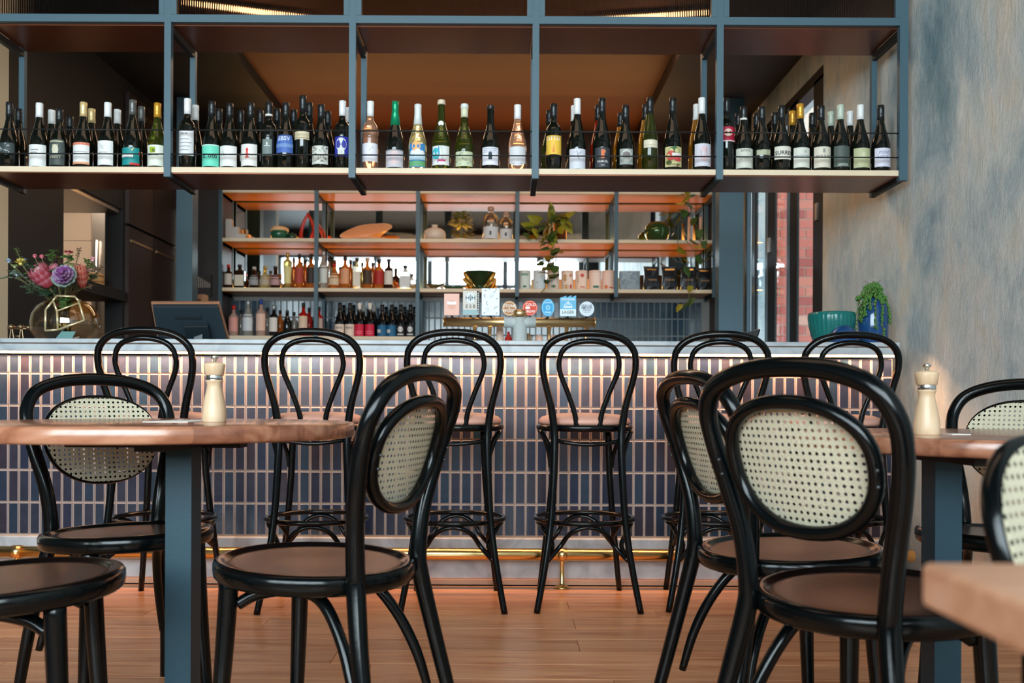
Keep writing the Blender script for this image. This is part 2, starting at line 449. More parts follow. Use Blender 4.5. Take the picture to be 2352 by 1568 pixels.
# kitchen-side wall, with the serving opening
wl = MB()
wl.box(XL - .12, XL, 4.78, 5.38, -.02, 3.1)
wl.box(XL - .12, XL, 5.38, 6.21, 2.087, 3.1).box(XL - .12, XL, 5.38, 6.21, -.02, 0.95)
wl.box(XL - .12, XL, 6.21, 7.65, -.02, 3.1)
struct('wall_left', wl, M_dark)
struct('trim_4', MB().box(-4.6, XL - .0, 4.66, 4.78, -.02, 4.25), mat('cream_wall_paint', C(214, 200, 172), 0.7), 'cream end wall beside the kitchen')
struct('wall_left_1', MB().box(-4.7, -4.6, WIN_Y, 8.9, -.02, 4.3), mp_paint)
kw = struct('wall_kitchen', MB().box(-4.7, XL - .1, 8.42, 8.5, -.02, 3.1), mat('tile_joint_grey', C(120, 96, 84), 0.7))
tm = MB().cbox(0.002, 0.298, -0.008, 0.0, 0.002, 0.298, 0.002).mesh('tile', mat('cream_wall_tile', C(226, 206, 186), 0.25))
for i in range(6):
    for k in range(8): link('tile', tm, kw, (-3.81 - 0.3 * 4 + 0.3 * i + 0.3, 8.42, 0.76 + 0.3 * k - 0.15 * 0))
# pass shelf, hood edge, stainless cabinet, steamer basket
ps = thing('pass_shelf', 'black shelf crossing the kitchen serving opening', 'shelf', (0, 0, 0))
MB().box(XL - .4, XL + 0.03, 5.4, 6.2, 1.46, 1.53).build('board', M_dark, ps)
MB().box(XL - .38, XL - .34, 5.45, 5.49, 0.95, 1.46).box(XL - .38, XL - .34, 6.1, 6.14, 0.95, 1.46).build('bracket', M_dark, ps)
hd = thing('extractor_hood', 'stainless extractor hood edge above the serving opening', 'hood')
MB().prism([(XL - .9, 2.06), (XL - .02, 2.06), (XL - .02, 2.25), (XL - .6, 2.6), (XL - .9, 2.6)], 5.4, 6.2).build('canopy', M_inox, hd)
MB().box(XL + .001, XL + .02, 5.5, 5.9, 2.17, 2.20).build('lip', mat('green_grey_steel', C(130, 150, 130), 0.3, metal=.6), hd)
ic = thing('stainless_cabinet', 'tall brushed stainless cabinet inside the kitchen', 'cabinet', (-3.40, 7.5, 0))
MB().box(0, 0.65, 0.02, 0.7, 0.0, 2.7).build('body', M_inox, ic)
dd = MB().box(0.02, 0.64, 0, 0.02, 0.1, 1.32).build('door', M_inox, ic); MB().rod((0.06, -0.03, 0.5), (0.06, -0.03, 1.1), .01).build('handle', M_chrome, dd)
dd = MB().box(0.02, 0.64, 0, 0.02, 1.34, 2.6).build('door', M_inox, ic); MB().rod((0.06, -0.03, 1.45), (0.06, -0.03, 2.1), .01).build('handle', M_chrome, dd)
stb = thing('steamer_basket', 'round bamboo steamer basket on the black pass shelf', 'basket', (XL - .13, 6.03, 1.53))
mb_ = mat('bamboo', C(196, 150, 96), 0.5, bump=.5, bscale=150)
for k in range(2): MB().lathe([(0.075, 0), (0.08, 0.004), (0.08, 0.034), (0.072, 0.036), (0.07, 0.02), (0.001, 0.018)], 0, 0, 0.038 * k, 24).build('tier', mb_, stb)
MB().lathe([(0.08, 0), (0.08, 0.012), (0.07, 0.02), (0.001, 0.026)], 0, 0, 0.077, 24).build('lid', mb_, stb)
# dark fridge doors along the kitchen-side wall
fr = thing('dark_cabinet_wall', 'dark brown full-height cabinet doors beside the blue-grey column', 'cabinet', (0, 0, 0))
for i, (a, b) in enumerate(((6.24, 6.68), (6.70, 7.14))):
    for (z0, z1) in ((0.02, 1.98), (2.0, 2.9)):
        d = MB().box(XL + .002, XL + .03, a, b, z0, z1).build('door', M_brown, fr)
        MB().box(XL + .03, XL + .036, a + .03, b - .03, z1 - 0.10, z1 - 0.085).build('trim_line', M_brass2, d)
MB().box(XL + .002, XL + .045, 7.15, 7.3, 0.02, 2.28).build('end_strip', mat('pale_steel_strip', C(190, 176, 160), .3, metal=.6), fr)
# columns
struct('trim_5', MB().box(PX(403, 6.6), PX(440, 6.6), 6.6, 6.72, -.02, 3.06), M_steel, 'blue-grey steel column on the left')
struct('trim_6', MB().box(PX(1650, 6.5), PX(1706, 6.5), 6.5, 6.62, -.02, 3.06), M_steel, 'blue-grey steel column on the right')
struct('trim_7', MB().box(PX(1714, 6.9), PX(1720, 6.9), 6.9, 6.96, -.02, 3.06), M_steel)
# vent grille on the back-left wall and a cardboard box
vg = thing('wall_grille', 'pale slatted grille low on the dark back wall left of the shelving', 'vent', (0, 0, 0))
gx0, gx1 = PX(446, 7.6), PX(484, 7.6)
MB().box(gx0, gx1, 7.6, 7.618, PZ(684, 7.6), PZ(634, 7.6)).build('backing', mat('grille_shadow', C(60, 50, 44), .6), vg)
for i in range(9): MB().box(gx0 + .015 * i + .002, gx0 + .015 * i + .010, 7.59, 7.6, PZ(664, 7.6), PZ(634 + i * 2.5, 7.6)).build('slat', mat('grille_slat', C(190, 170, 150), .4), vg)
cbx = thing('cardboard_box', 'small tan cardboard box behind the till screen', 'box', (PX(460, 7.0), 7.0, PZ(706, 7.0)))
bevel(MB().box(-.045, .045, -.04, .04, 0, .085).build('carton', mat('tan_card', C(196, 154, 122), .8), cbx), .002)
MB().box(-.015, .015, -.041, -.0405, .02, .05).build('mark', mat('brown_ink', C(120, 80, 60), .8), cbx)
# side counter those stand on
struct('trim_8', MB().box(XL + .03, -2.36, 6.95, 7.6, -.02, PZ(706, 7.0)), M_brown, 'low brown side counter')

# ------------------------------------------------------------------ folding doors, brick wall outside
M_al = mat('blue_grey_door_edge', C(120, 140, 150), 0.3, metal=0.3)
win = MB().box(XR + .0, XR + .08, 5.33, 7.02, 2.70, 2.77)
wo_ = struct('window_1', win, M_dark)
for (a, b, edge) in ((5.33, 5.50, 0), (5.80, 6.00, 1), (6.27, 6.50, 1), (6.74, 6.86, 2), (6.94, 7.02, 0)):
    MB().box(XR, XR + .014, a, b - (0.05 if edge else 0), 0, 2.72).build('frame', M_dark, wo_)
    if edge: MB().box(XR - .004, XR + .014, b - 0.05 - (0.03 if edge == 2 else 0), b, 0, 2.72).build('frame', M_al, wo_)
for (a, b) in ((5.50, 5.80), (6.0, 6.27), (6.50, 6.74)):
    MB().box(XR + .004, XR + .008, a, b, 0.02, 2.70).build('pane', M_pane, wo_)
for (yy, z) in ((5.42, PZ(483, 5.42)), (6.40, PZ(560, 6.4))):
    MB().box(XR - .012, XR, yy - .02, yy + .02, z - .05, z + .05).build('hinge', M_inox, wo_)
M_brick = [mat('red_brick', C(*c), 0.85, bump=.4, bscale=40, vary=.25) for c in ((186, 92, 76), (200, 108, 90), (170, 80, 68), (206, 122, 100), (216, 158, 136))]
ow = struct('wall_outside', MB().box(1.98, 4.2, 8.21, 8.4, -.1, 2.75), mat('lime_mortar', C(206, 180, 160), 0.9))
mbk = [MB().cbox(0, .222, -.012, .02, 0, .076, .003).mesh('brick', m) for m in M_brick]
for r in range(25):
    for k in range(7):
        x = 2.0 + k * 0.232 + (0.116 if r % 2 else 0)
        link('brick', mbk[random.choice([0, 0, 1, 1, 2, 3, 3, 4 if random.random() < .4 else 1])], ow, (x, 8.21, 0.55 + r * 0.0865))
pw = struct('wall_outside_1', MB().box(2.4, 7.0, 12.0, 12.2, -.1, 9.0), mat('sunlit_pale_brick', C(232, 214, 196), 0.9))
mpb = MB().box(0, .2, -.01, 0, 0, .05).mesh('brick', mat('pale_joint', C(168, 150, 138), .9))
for r in range(14):
    for k in range(7):
        link('brick', mpb, pw, (3.2 + k * .42 + (r % 2) * .21, 12.0, 3.6 + r * 0.19), (0, 0, 0)).scale = (0.45, 1, .35)
gt = struct('trim_9', MB().box(2.2, 6, 10.5, 10.6, 0, .05), M_dark, 'dark gutter outside')
gt.location = (0.25, 0, 5.28); gt.rotation_euler = (0, math.radians(35), 0)
struct('trim_10', MB().box(2.6, 6.5, 7.7, 16, -.12, -.05), mat('paving', C(120, 116, 110), .9), 'ground outside')

# ------------------------------------------------------------------ window wall behind the photographer
wb = MB()
edges = [-4.7] + [v for p in WIN_PANES for v in p] + [XR + .2]
for i in range(0, len(edges), 2): wb.box(edges[i], edges[i + 1], WIN_Y - .1, WIN_Y, -.02, 4.3)
wb.box(-4.7, XR + .2, WIN_Y - .1, WIN_Y, -.02, WIN_BOT).box(-4.7, XR + .2, WIN_Y - .1, WIN_Y, WIN_TOP, 4.3)
struct('wall_front', wb, M_dark)
for i, (a, b) in enumerate(WIN_PANES):
    w = struct('window_%d' % (i + 2), MB().box(a, b, WIN_Y - .07, WIN_Y - .03, WIN_MID - .04, WIN_MID + .04).box((a + b) / 2 - .02, (a + b) / 2 + .02, WIN_Y - .07, WIN_Y - .03, WIN_BOT, WIN_TOP), M_dark)
    MB().box(a, b, WIN_Y - .052, WIN_Y - .048, WIN_BOT, WIN_TOP).build('pane', M_pane, w)

# ================================================================== BAR
YB = 3.98
bar = thing('bar_counter', 'long tiled bar counter with pale marble top and warm strip light', 'bar counter', (0, 0, 0))
bx0, bx1 = -2.75, PX(2052, YB)
MB().box(bx0, bx1, YB + .012, 4.62, 0.19, 0.985).build('carcass', M_grout, bar)
pz = MB().box(bx0, bx1 + .02, YB - .01, 4.6, 0.022, 0.2).build('plinth', M_plinth, bar); bevel(pz, .006)
MB().box(bx0, bx1 + .02, YB - .02, YB + .03, 0.0, 0.022).build('kick_strip', mat('pinkish_oak_strip', C(206, 150, 118), 0.5), bar)
t1 = MB().box(bx0, PX(2066, 3.93), 3.925, 4.72, 1.036, 1.055).build('countertop', M_marble, bar); bevel(t1, .003)
t2 = MB().box(bx0, PX(2066, 3.93), 3.925, 4.68, 1.001, 1.032).build('countertop', M_marble, bar); bevel(t2, .003)
MB().box(bx0, bx1, 3.932, 4.66, 1.03, 1.038).build('shadow_gap', mat('gap_brown', C(96, 72, 56), .7), bar)
MB().box(bx0, bx1 - .01, YB - 0.03, YB - 0.012, 0.992, 1.001).build('light_strip', M_brass2, bar)
# tiles: 45 x 137 mm on a 47 x 141 mm grid
TP, TR = 0.0470, 0.1407
def tile_geo(mb, x, z, w, h, y):
    """a glazed tile with a sloping rim: 9 faces"""
    a, c, d = .0010, .0046, .0065
    o = [(x + a, y, z + a), (x + w - a, y, z + a), (x + w - a, y, z + h - a), (x + a, y, z + h - a)]
    e = [(x + a, y - .004, z + a), (x + w - a, y - .004, z + a), (x + w - a, y - .004, z + h - a), (x + a, y - .004, z + h - a)]
    i = [(x + c, y - d, z + c), (x + w - c, y - d, z + c), (x + w - c, y - d, z + h - c), (x + c, y - d, z + h - c)]
    vs = o + e + i; fs = []
    for k in range(4):
        j = (k + 1) % 4; fs += [(k, j, 4 + j, 4 + k), (4 + k, 4 + j, 8 + j, 8 + k)]
    mb.add(vs, fs, False, 1); mb.f.append([len(mb.v) - 4 + q for q in range(4)]); mb.sm.append(False); mb.mi.append(0)
zb = 0.205
M_rim = mat('thin_glaze_rim', C(142, 134, 138), 0.15, spec=.7); M_rim2 = mat('thin_slate_glaze_rim', C(110, 122, 128), 0.12, spec=.7)
n_t = 0; rest = MB()
m_tile = MB(); tile_geo(m_tile, 0, 0, TP - .002, TR - .002, 0); m_tile = m_tile.mesh('tile', [M_tile, M_rim])
cols = int((bx1 - bx0) / TP)
first = 9
for r in range(6):
    for k in range(cols):
        x = bx1 - (k + 1) * TP; z = zb + r * TR
        if r == 5:
            tile_geo(rest, x, z, TP - .002, 0.988 - z, YB + .012)
        elif n_t < 300 and 6 <= k < 66:
            link('tile', m_tile, bar, (x, YB + .012, z)); n_t += 1
        else: tile_geo(rest, x, z, TP - .002, TR - .002, YB + .012)
ro = rest.build('tile', [M_tile_i, M_rim], bar); ro['kind'] = 'stuff'
# end of the bar: turned plaster return visible right of the tiles
# foot rail
fr_ = thing('foot_rail', 'polished brass foot rail along the foot of the bar', 'rail', (0, 0, 0))
ry, rz_ = 3.895, PZ(1272.5, 3.895)
MB().rod((bx0, ry, rz_), (bx1 + .05, ry, rz_), .026, 14).build('rail', M_brass, fr_)
for px in (40, 1291, 470 - 430 * 3):
    x = PX(px, ry, 1272)
    MB().rod((x - .02, ry, rz_), (x + .02, ry, rz_), .0295, 14).build('collar', M_brass, fr_)
    MB().lathe([(0.034, 0), (0.034, 0.004), (0.018, 0.01), (0.011, 0.02), (0.0095, rz_ - .03), (0.012, rz_ - .02), (0.005, rz_ - .01)], x, ry, 0.001, 14).build('post', M_brass, fr_)

# ================================================================== OVERHEAD WINE RACK
YF, YR = 4.12, 4.448
PXF = [-36, 387, 810, 1230, 1652, 2073]
XP = [PX(p, YF, 250) for p in PXF]
rack = thing('wine_rack', 'blue-grey steel rack hanging over the bar with wine shelf', 'rack', (0, 0, 0))
pw_ = .0150
zlo = PZ(411, YF); ztb = 2.484
for i, x in enumerate(XP):
    w = pw_ if i < 5 else .019
    MB().box(x - w, x + w, YF - .015, YF + .015, zlo, 3.2).build('post', M_steel, rack)
    MB().box(x - .013, x + .013, YR - .013, YR + .013, zlo - .0, ztb + .03).build('rear_post', M_steel, rack)
    MB().box(x - .012, x + .012, YF + .015, YR + .013, zlo, zlo + .03).build('bracket', M_dark, rack)
    MB().box(x - .012, x + .012, YF + .015, YR, ztb - .03, ztb).build('top_bracket', M_dark, rack)
zs_top = PZ(387.5, YF, 1159); zs_bot = zs_top - .028
for i in range(5):
    a, b = XP[i], XP[i + 1]
    MB().box(a + .016, b - .016, YF - .004, YR, zs_bot + .004, zs_top).build('shelf_board', M_shelf, rack)
    MB().box(a + .016, b - .016, YF + .003, YR - .01, zs_bot, zs_bot + .004).build('shelf_underside', M_copper, rack)
    MB().box(a + .016, b - .016, YF + .016, YR, ztb, ztb + .02).build('top_board', M_copper, rack)
    MB().box(a + .012, b - .012, YF - .014, YF + .014, ztb + .006, ztb + .04).build('beam', M_steel, rack)
    for py in (302.5, 358):
        z = PZ(py, YF); MB().rod((a, YF - .004, z), (b, YF - .004, z), .0032, 6).build('rod', M_dark, rack)
    # ribbed glass pane above the beam, in its own slim frame
    for x in (a + .0275, b - .0275): MB().box(x - .012, x + .012, YF - .016, YF + .016, ztb + .04, 3.2).build('pane_frame', M_steel, rack)
    rb = MB(); n = int((b - a - .08) / .0017); x0 = a + .04
    vs = []
    for k in range(n + 1):
        x = x0 + k * .0017; yy = .0013 * abs(math.cos(PI * k / 6.0))
        vs += [(x, YF - yy, ztb + .04), (x, YF - yy, 3.2), (x, YF + .004, ztb + .04), (x, YF + .004, 3.2)]
    fs = []
    for k in range(n): q = 4 * k; fs += [(q, q + 4, q + 5, q + 1), (q + 2, q + 3, q + 7, q + 6)]
    fs += [(0, 1, 3, 2), (4 * n, 4 * n + 2, 4 * n + 3, 4 * n + 1)]
    rb.add(vs, fs, False); rb.build('ribbed_pane', M_ribbed, rack)
struct('trim_11', MB().box(XP[0] - .1, XP[5] + .03, YF - .02, YF + .02, 3.2, 4.21), M_brown, 'dark boarding from the rack up to the high ceiling')
# linear lamps on the low ceiling
for (pa, pb, lab) in (((484, 14), (676, 38), 'warm linear ceiling lamp behind the ribbed glass on the left'), ((1388, 41), (1580, 28), 'warm linear ceiling lamp behind the ribbed glass on the right')):
    ya, yb = (3.03 - CH) * F / (VY - pa[1]), (3.03 - CH) * F / (VY - pb[1])
    xa, xb = PX(pa[0], ya, pa[1]), PX(pb[0], yb, pb[1])
    lt = thing('linear_lamp', lab, 'lamp', (0, 0, 0), 0, 'linear lamps on the bar ceiling')
    ln = Vector((xb - xa, yb - ya, 0)); th = math.atan2(ln.y, ln.x)
    q = MB().box(0, ln.length, -.025, .025, .0, .028).build('housing', M_dark, lt, (xa, ya, 3.032), (0, 0, th))
    MB().box(.01, ln.length - .01, -.02, .02, -.012, 0).build('diffuser', mat('lamp_diffuser', (1.0, .72, .42, 1), .5, emit=9.0), lt, (xa, ya, 3.032), (0, 0, th))

# ================================================================== BACK BAR
YS, YE = 7.24, 7.54
SX = [PX(p, YS, 560) for p in (507, 727, 960, 1188, 1415, 1640)]
su = thing('back_bar_shelving', 'open shelving unit on the back wall with pale boards and lit undersides', 'shelving', (0, 0, 0))
SZ = {1: PZ(437, YS), 2: PZ(549, YS), 3: PZ(663, YS), 4: PZ(773.5, YS)}
M_warm_under = mat('warm_glow_underside', C(206, 128, 26), 0.3, vary=.15, bscale=4)  # orange glow of the shelf strips put into the underside colour
for k in (1, 2, 3):
    for i in range(5):
        MB().box(SX[i] + .003, SX[i + 1] - .003, YS, YE, SZ[k] - .026, SZ[k]).build('shelf', M_shelf, su)
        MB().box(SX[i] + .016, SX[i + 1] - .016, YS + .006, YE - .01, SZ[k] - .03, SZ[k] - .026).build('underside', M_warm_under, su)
MB().box(SX[0], PX(970, YS), YS, YE, SZ[4] - .028, SZ[4]).build('shelf', M_shelf, su)
for i, x in enumerate(SX):
    zw_ = SZ[3] - .06 - 4 * TR + .142
    bot = {0: zw_, 1: zw_, 2: zw_}.get(i, PZ(681, YS))
    w = .0155 if i else .013
    MB().box(x - w, x + w, YS - .016, YS + .014, bot, PZ(410, YS)).build('upright', M_steel, su)
    MB().box(x - .013, x + .013, YE - .026, YE, bot, PZ(410, YS)).build('upright', M_steel, su)
    for k in (1, 2, 3): MB().box(x - .01, x + .01, YS + .01, YE - .02, SZ[k] - .055, SZ[k] - .027).build('bracket', M_dark, su)
MB().box(SX[0] - .02, SX[0] + .01, YS, YE, SZ[3] - .06 - 4 * TR + .142, SZ[1]).build('end_panel', M_brown, su)
# mirror behind the upper shelves
mz0 = SZ[3] - .03
mr = thing('back_bar_mirror', 'wide mirror behind the upper back-bar shelves', 'mirror', (0, 0, 0))
for i in range(5):
    MB().box(SX[i] + .002, SX[i + 1] - .002, YE + .03, YE + .036, mz0, SZ[1] + .02).build('mirror_pane', mat('mirror_silver', (.86, .88, .88, 1), 0.015, metal=1.0), mr)
MB().box(SX[0], SX[5], YE + .036, YM - .002, mz0, SZ[1] + .02).build('backing', M_dark, mr)
# tiled splashback
sp = thing('tiled_splashback', 'dark glazed vertical tiles below the back-bar shelves', 'splashback', (0, 0, 0))
z0s = SZ[3] - .06 - 4 * TR
MB().box(SX[0], SX[5] + .04, YE + .03, YM - .002, z0s - .02, mz0 - .002).build('backing', M_grout2, sp)
m_bt = MB(); tile_geo(m_bt, 0, 0, .0465, TR - .003, 0); m_bt = m_bt.mesh('tile', [M_btile, M_rim2])
nn = int((SX[5] - SX[0] - .01) / .049)
for r in range(3):
    for k in range(nn): link('tile', m_bt, sp, (SX[0] + .01 + k * .049, YE + .028, SZ[3] - .062 - (r + 1) * TR + .0))
bc = thing('back_counter', 'back counter below the tiled splashback', 'counter', (0, 0, 0))
MB().box(XL + .1, SX[5] + .06, 7.0, YE + .025, 0.0, z0s + .1).build('carcass', M_brown, bc)
MB().box(XL + .1, SX[5] + .06, 6.96, YE + .02, z0s + .1, z0s + .14).build('worktop', M_inox, bc)
# ================================================================== CHAIRS AND STOOLS
def oval_pt(t, a, b, cz, yf, n=2.25):
    c, s = math.cos(t), math.sin(t)
    x = a * math.copysign(abs(c) ** (2 / n), c); z = b * math.copysign(abs(s) ** (2 / n), s)
    # slightly narrower at the bottom
    x *= 1 + 0.07 * z / b
    return (x, yf(x, cz + z), cz + z)
HOOP = [(.193, -.262, 0), (.180, -.225, .15), (.160, -.193, .30), (.139, -.172, .42), (.136, -.168, .47), (.147, -.173, .56), (.168, -.190, .65),
        (.182, -.210, .725), (.178, -.228, .775), (.150, -.243, .815), (.085, -.252, .839), (0, -.255, .846)]
HR = [.0135, .0155, .017, .0185, .0185, .0175, .017, .0165, .0165, .0165, .0165, .0165]
def mirror(pts, rr): return pts + [(-x, y, z) for x, y, z in pts[-2::-1]], rr + rr[-2::-1]
def ypl(x, z): return -.2065 - (z - .69) * .30 - .016 * (1 - min(1, (x / .135) ** 2))
OA, OB, OZ = .1355, .1065, .684
_ch = {}
def chair_meshes():
    if _ch: return _ch
    p, r = mirror(HOOP, HR); _ch['back_hoop'] = MB().tube(p, r, 12, 5).mesh('back_hoop', M_black)
    ov = [oval_pt(2 * PI * i / 20, OA, OB, OZ, ypl) for i in range(20)]
    _ch['cane_frame'] = MB().tube(ov, .0125, 12, 3, True).mesh('cane_frame', M_black)
    # woven cane: a lattice of octagonal holes
    mb = MB(); pt = .0124; h = pt / 2; q = .0031; nx = int(OA / pt) + 2; nz = int(OB / pt) + 2
    KA, KB = OA + .006, OB + .005
    idx = {}
    def V(x, z):
        k = (round(x * 1e5), round(z * 1e5))
        if k not in idx: idx[k] = len(mb.v); mb.v.append((x, ypl(x, OZ + z) + .0135, OZ + z))
        return idx[k]
    for i in range(-nx, nx + 1):
        for j in range(-nz, nz + 1):
            cx, cz = i * pt, j * pt
            if (abs(cx) / (KA * (1 + .07 * cz / OB))) ** 2.25 + (abs(cz) / KB) ** 2.25 > 1.14: continue
            def cl(u, w):
                for _ in range(2):
                    k = ((abs(u) / (KA * (1 + .07 * w / OB))) ** 2.25 + (abs(w) / KB) ** 2.25) ** (1 / 2.25)
                    if k > 1: u, w = u / k, w / k
                return u, w
            o = [V(*cl(cx + h * a, cz + h * b)) for a, b in ((1, 0), (1, 1), (0, 1), (-1, 1), (-1, 0), (-1, -1), (0, -1), (1, -1))]
            e = [V(*cl(cx + q * math.cos(PI * k / 4), cz + q * math.sin(PI * k / 4))) for k in range(8)]
            for k in range(8):
                mb.f.append([o[k], o[(k + 1) % 8], e[(k + 1) % 8], e[k]]); mb.sm.append(True); mb.mi.append(0)
    _ch['cane_panel'] = mb.mesh('cane_panel', M_cane)
    ring = [(.150, -.018), (.196, -.020), (.203, -.014), (.205, -.002), (.205, .010), (.201, .017), (.192, .0195), (.185, .017), (.181, .0125), (.150, .010)]
    _ch['seat_ring'] = MB().lathe(ring + [ring[0]], 0, 0, 0, 48).mesh('seat_ring', M_black)
    s = [(1e-3, -.004), (.182, -.004), (.182, .0115), (.165, .0125), (.13, .0115), (.09, .0085), (.04, .007), (1e-3, .0065)]
    _ch['seat_panel'] = MB().lathe(s, 0, 0, 0, 40).mesh('seat_panel', M_seatw)
    for sg in (-1, 1):
        _ch['leg%d' % sg] = MB().tube([(sg * .128, .118, .452), (sg * .136, .128, .25), (sg * .150, .146, .0)], [.0195, .0175, .013], 12, 4).mesh('leg', M_black)
        _ch['brace%d' % sg] = MB().tube([(sg * .118, .105, .385), (sg * .105, .07, .405), (sg * .095, .0, .417), (sg * .100, -.07, .405), (sg * .118, -.125, .34), (sg * .139, -.165, .25), (sg * .158, -.188, .15)],
                                        [.012, .0125, .0125, .0125, .012, .0115, .009], 10, 5).mesh('brace', M_black)
        _ch['screw%d' % sg] = MB().ball((sg * .150, -.222, .665), .0035, 8, 5).ball((sg * .152, -.228, .69), .0035, 8, 5).mesh('screw', mat('dark_screw_head', C(70, 74, 76), .25, metal=.8))
    return _ch
def cane_chair(X, Y, deg, label, tilt=.038, scale=1.0, z=0):
    g = chair_meshes()
    t = thing('cane_back_chair', label, 'chair', (X, Y, z), math.radians(deg), 'cane-backed bentwood dining chairs')
    t.scale = (scale,) * 3
    link('back_hoop', g['back_hoop'], t); link('cane_frame', g['cane_frame'], t)
    link('cane_panel', g['cane_panel'], t)
    link('seat_ring', g['seat_ring'], t, (0, 0, .447), (tilt, 0, 0)); link('seat_panel', g['seat_panel'], t, (0, 0, .447), (tilt, 0, 0))
    for sg in (-1, 1):
        link('leg', g['leg%d' % sg], t); link('brace', g['brace%d' % sg], t); link('screw', g['screw%d' % sg], t)
    return t
SHOOP = [(.195, -.235, 0), (.164, -.212, .17), (.142, -.192, .33), (.131, -.178, .50), (.127, -.170, .63), (.131, -.168, .70), (.143, -.173, .78), (.165, -.185, .865),
         (.176, -.198, .93), (.168, -.21, .985), (.130, -.22, 1.025), (.07, -.226, 1.045), (0, -.228, 1.050)]
SHR = [.0125, .013, .0135, .0145, .015, .015, .0145, .0135, .0135, .0135, .0135, .0135, .0135]
SLOOP = [(.042, -.170, .680), (.052, -.172, .75), (.080, -.180, .83), (.108, -.190, .90), (.113, -.198, .95), (.095, -.208, .992), (.055, -.215, 1.014), (0, -.218, 1.021)]
_st = {}
def stool_meshes():
    if _st: return _st
    p, r = mirror(SHOOP, SHR); _st['back_hoop'] = MB().tube(p, r, 10, 5).mesh('back_hoop', M_black)
    p, r = mirror(SLOOP, [.0105] * 8); _st['inner_loop'] = MB().tube(p, r, 10, 5).mesh('inner_loop', M_black)
    ring = [(.12, -.012), (.182, -.013), (.190, -.009), (.192, .0), (.192, .008), (.187, .013), (.12, .013)]
    _st['seat_ring'] = MB().lathe(ring + [ring[0]], 0, 0, .690, 40).mesh('seat_ring', M_black)
    _st['cushion'] = MB().lathe([(1e-3, .0), (.176, .0), (.183, .008), (.182, .018), (.170, .030), (.14, .039), (.09, .044), (1e-3, .046)], 0, 0, .703, 40).mesh('seat_cushion', M_leather)
    _st['foot_ring'] = MB().tube([(.195 * math.cos(2 * PI * i / 16), -.012 + .19 * math.sin(2 * PI * i / 16), .33) for i in range(16)], .0105, 8, 2, True).mesh('foot_ring', M_black)
    _st['under'] = MB().tube([(.127, -.155, .645), (.09, -.18, .638), (.04, -.19, .632), (0, -.192, .63), (-.04, -.19, .632), (-.09, -.18, .638), (-.127, -.155, .645)], .008, 8, 4).mesh('lower_brace', M_black)
    for sg in (-1, 1):
        _st['leg%d' % sg] = MB().tube([(sg * .110, .125, .685), (sg * .118, .137, .5), (sg * .132, .155, .33), (sg * .168, .195, 0)], [.0145, .014, .0135, .0115], 10, 4).mesh('leg', M_black)
    k = 0
    for (lx, ly) in ((.15, -.197), (.14, .165)):
        for sg in (-1, 1):
            # two curved braces per leg that climb from the leg to the foot ring
            mb = MB()
            a0 = math.atan2(ly + .012, sg * lx)
            for d in (-1, 1):
                pts = [(sg * lx * 1.02, ly * 1.02, .19)]
                for j, (f, z) in enumerate(((.10, .24), (.28, .285), (.50, .31), (.72, .316))):
                    a = a0 + d * f; rr = .185
                    pts.append((rr * 1.02 * math.cos(a), -.012 + rr * math.sin(a), z))
                mb.tube(pts, [.009, .0095, .0095, .009, .007], 8, 4)
            _st['brace%d' % k] = mb.mesh('brace', M_black); k += 1
            mb = MB()
            pts = [(sg * .128, ly * .86, .52), (sg * .135, ly * .80, .58), (sg * .155, ly * .62, .64), (sg * .178, ly * .40, .677)]
            mb.tube(pts, [.008, .0085, .0085, .008], 8, 4); _st['brace%d' % k] = mb.mesh('brace', M_black); k += 1
    return _st
def bar_stool(X, Y, deg, label):
    g = stool_meshes()
    t = thing('bar_stool', label, 'bar stool', (X, Y, 0), math.radians(deg), 'bentwood bar stools along the bar')
    for nme, key in (('back_hoop', 'back_hoop'), ('inner_loop', 'inner_loop'), ('seat_ring', 'seat_ring'), ('seat_cushion', 'cushion'), ('foot_ring', 'foot_ring'), ('lower_brace', 'under'), ('leg', 'leg-1'), ('leg', 'leg1')):
        link(nme, g[key], t)
    for k in range(8): link('brace', g['brace%d' % k], t)
    return t
ordn = ['leftmost bar stool, below the till screen, pink leather seat',
        'second bar stool from the left, above the right end of the round table',
        'third bar stool from the left, behind the middle cane chair, under the beer tap',
        'fourth bar stool from the left, seen whole in the gap',
        'fifth bar stool from the left, behind the nearer right-hand cane chairs',
        'rightmost bar stool, in front of the teal bowl at the end of the bar']
for (px, s, rz, lab) in ((332, 618, 0, ordn[0]), (717, 612, 6, ordn[1]), (1042, 611, 1, ordn[2]), (1353, 608, 0, ordn[3]), (1656, 606, -5, ordn[4]), (1955, 604, -4, ordn[5])):
    Yh = F / s; X = (px - VX) / s
    off = Vector((0, -.205)); a = math.radians(rz); ox, oy = -off.y * -math.sin(a) * -1, 0
    # hoop centre is .205 behind the seat centre along the stool's own -y
    bxv = (math.sin(a) * .205, -math.cos(a) * .205)
    bar_stool(X - bxv[0], Yh - bxv[1], rz, lab)

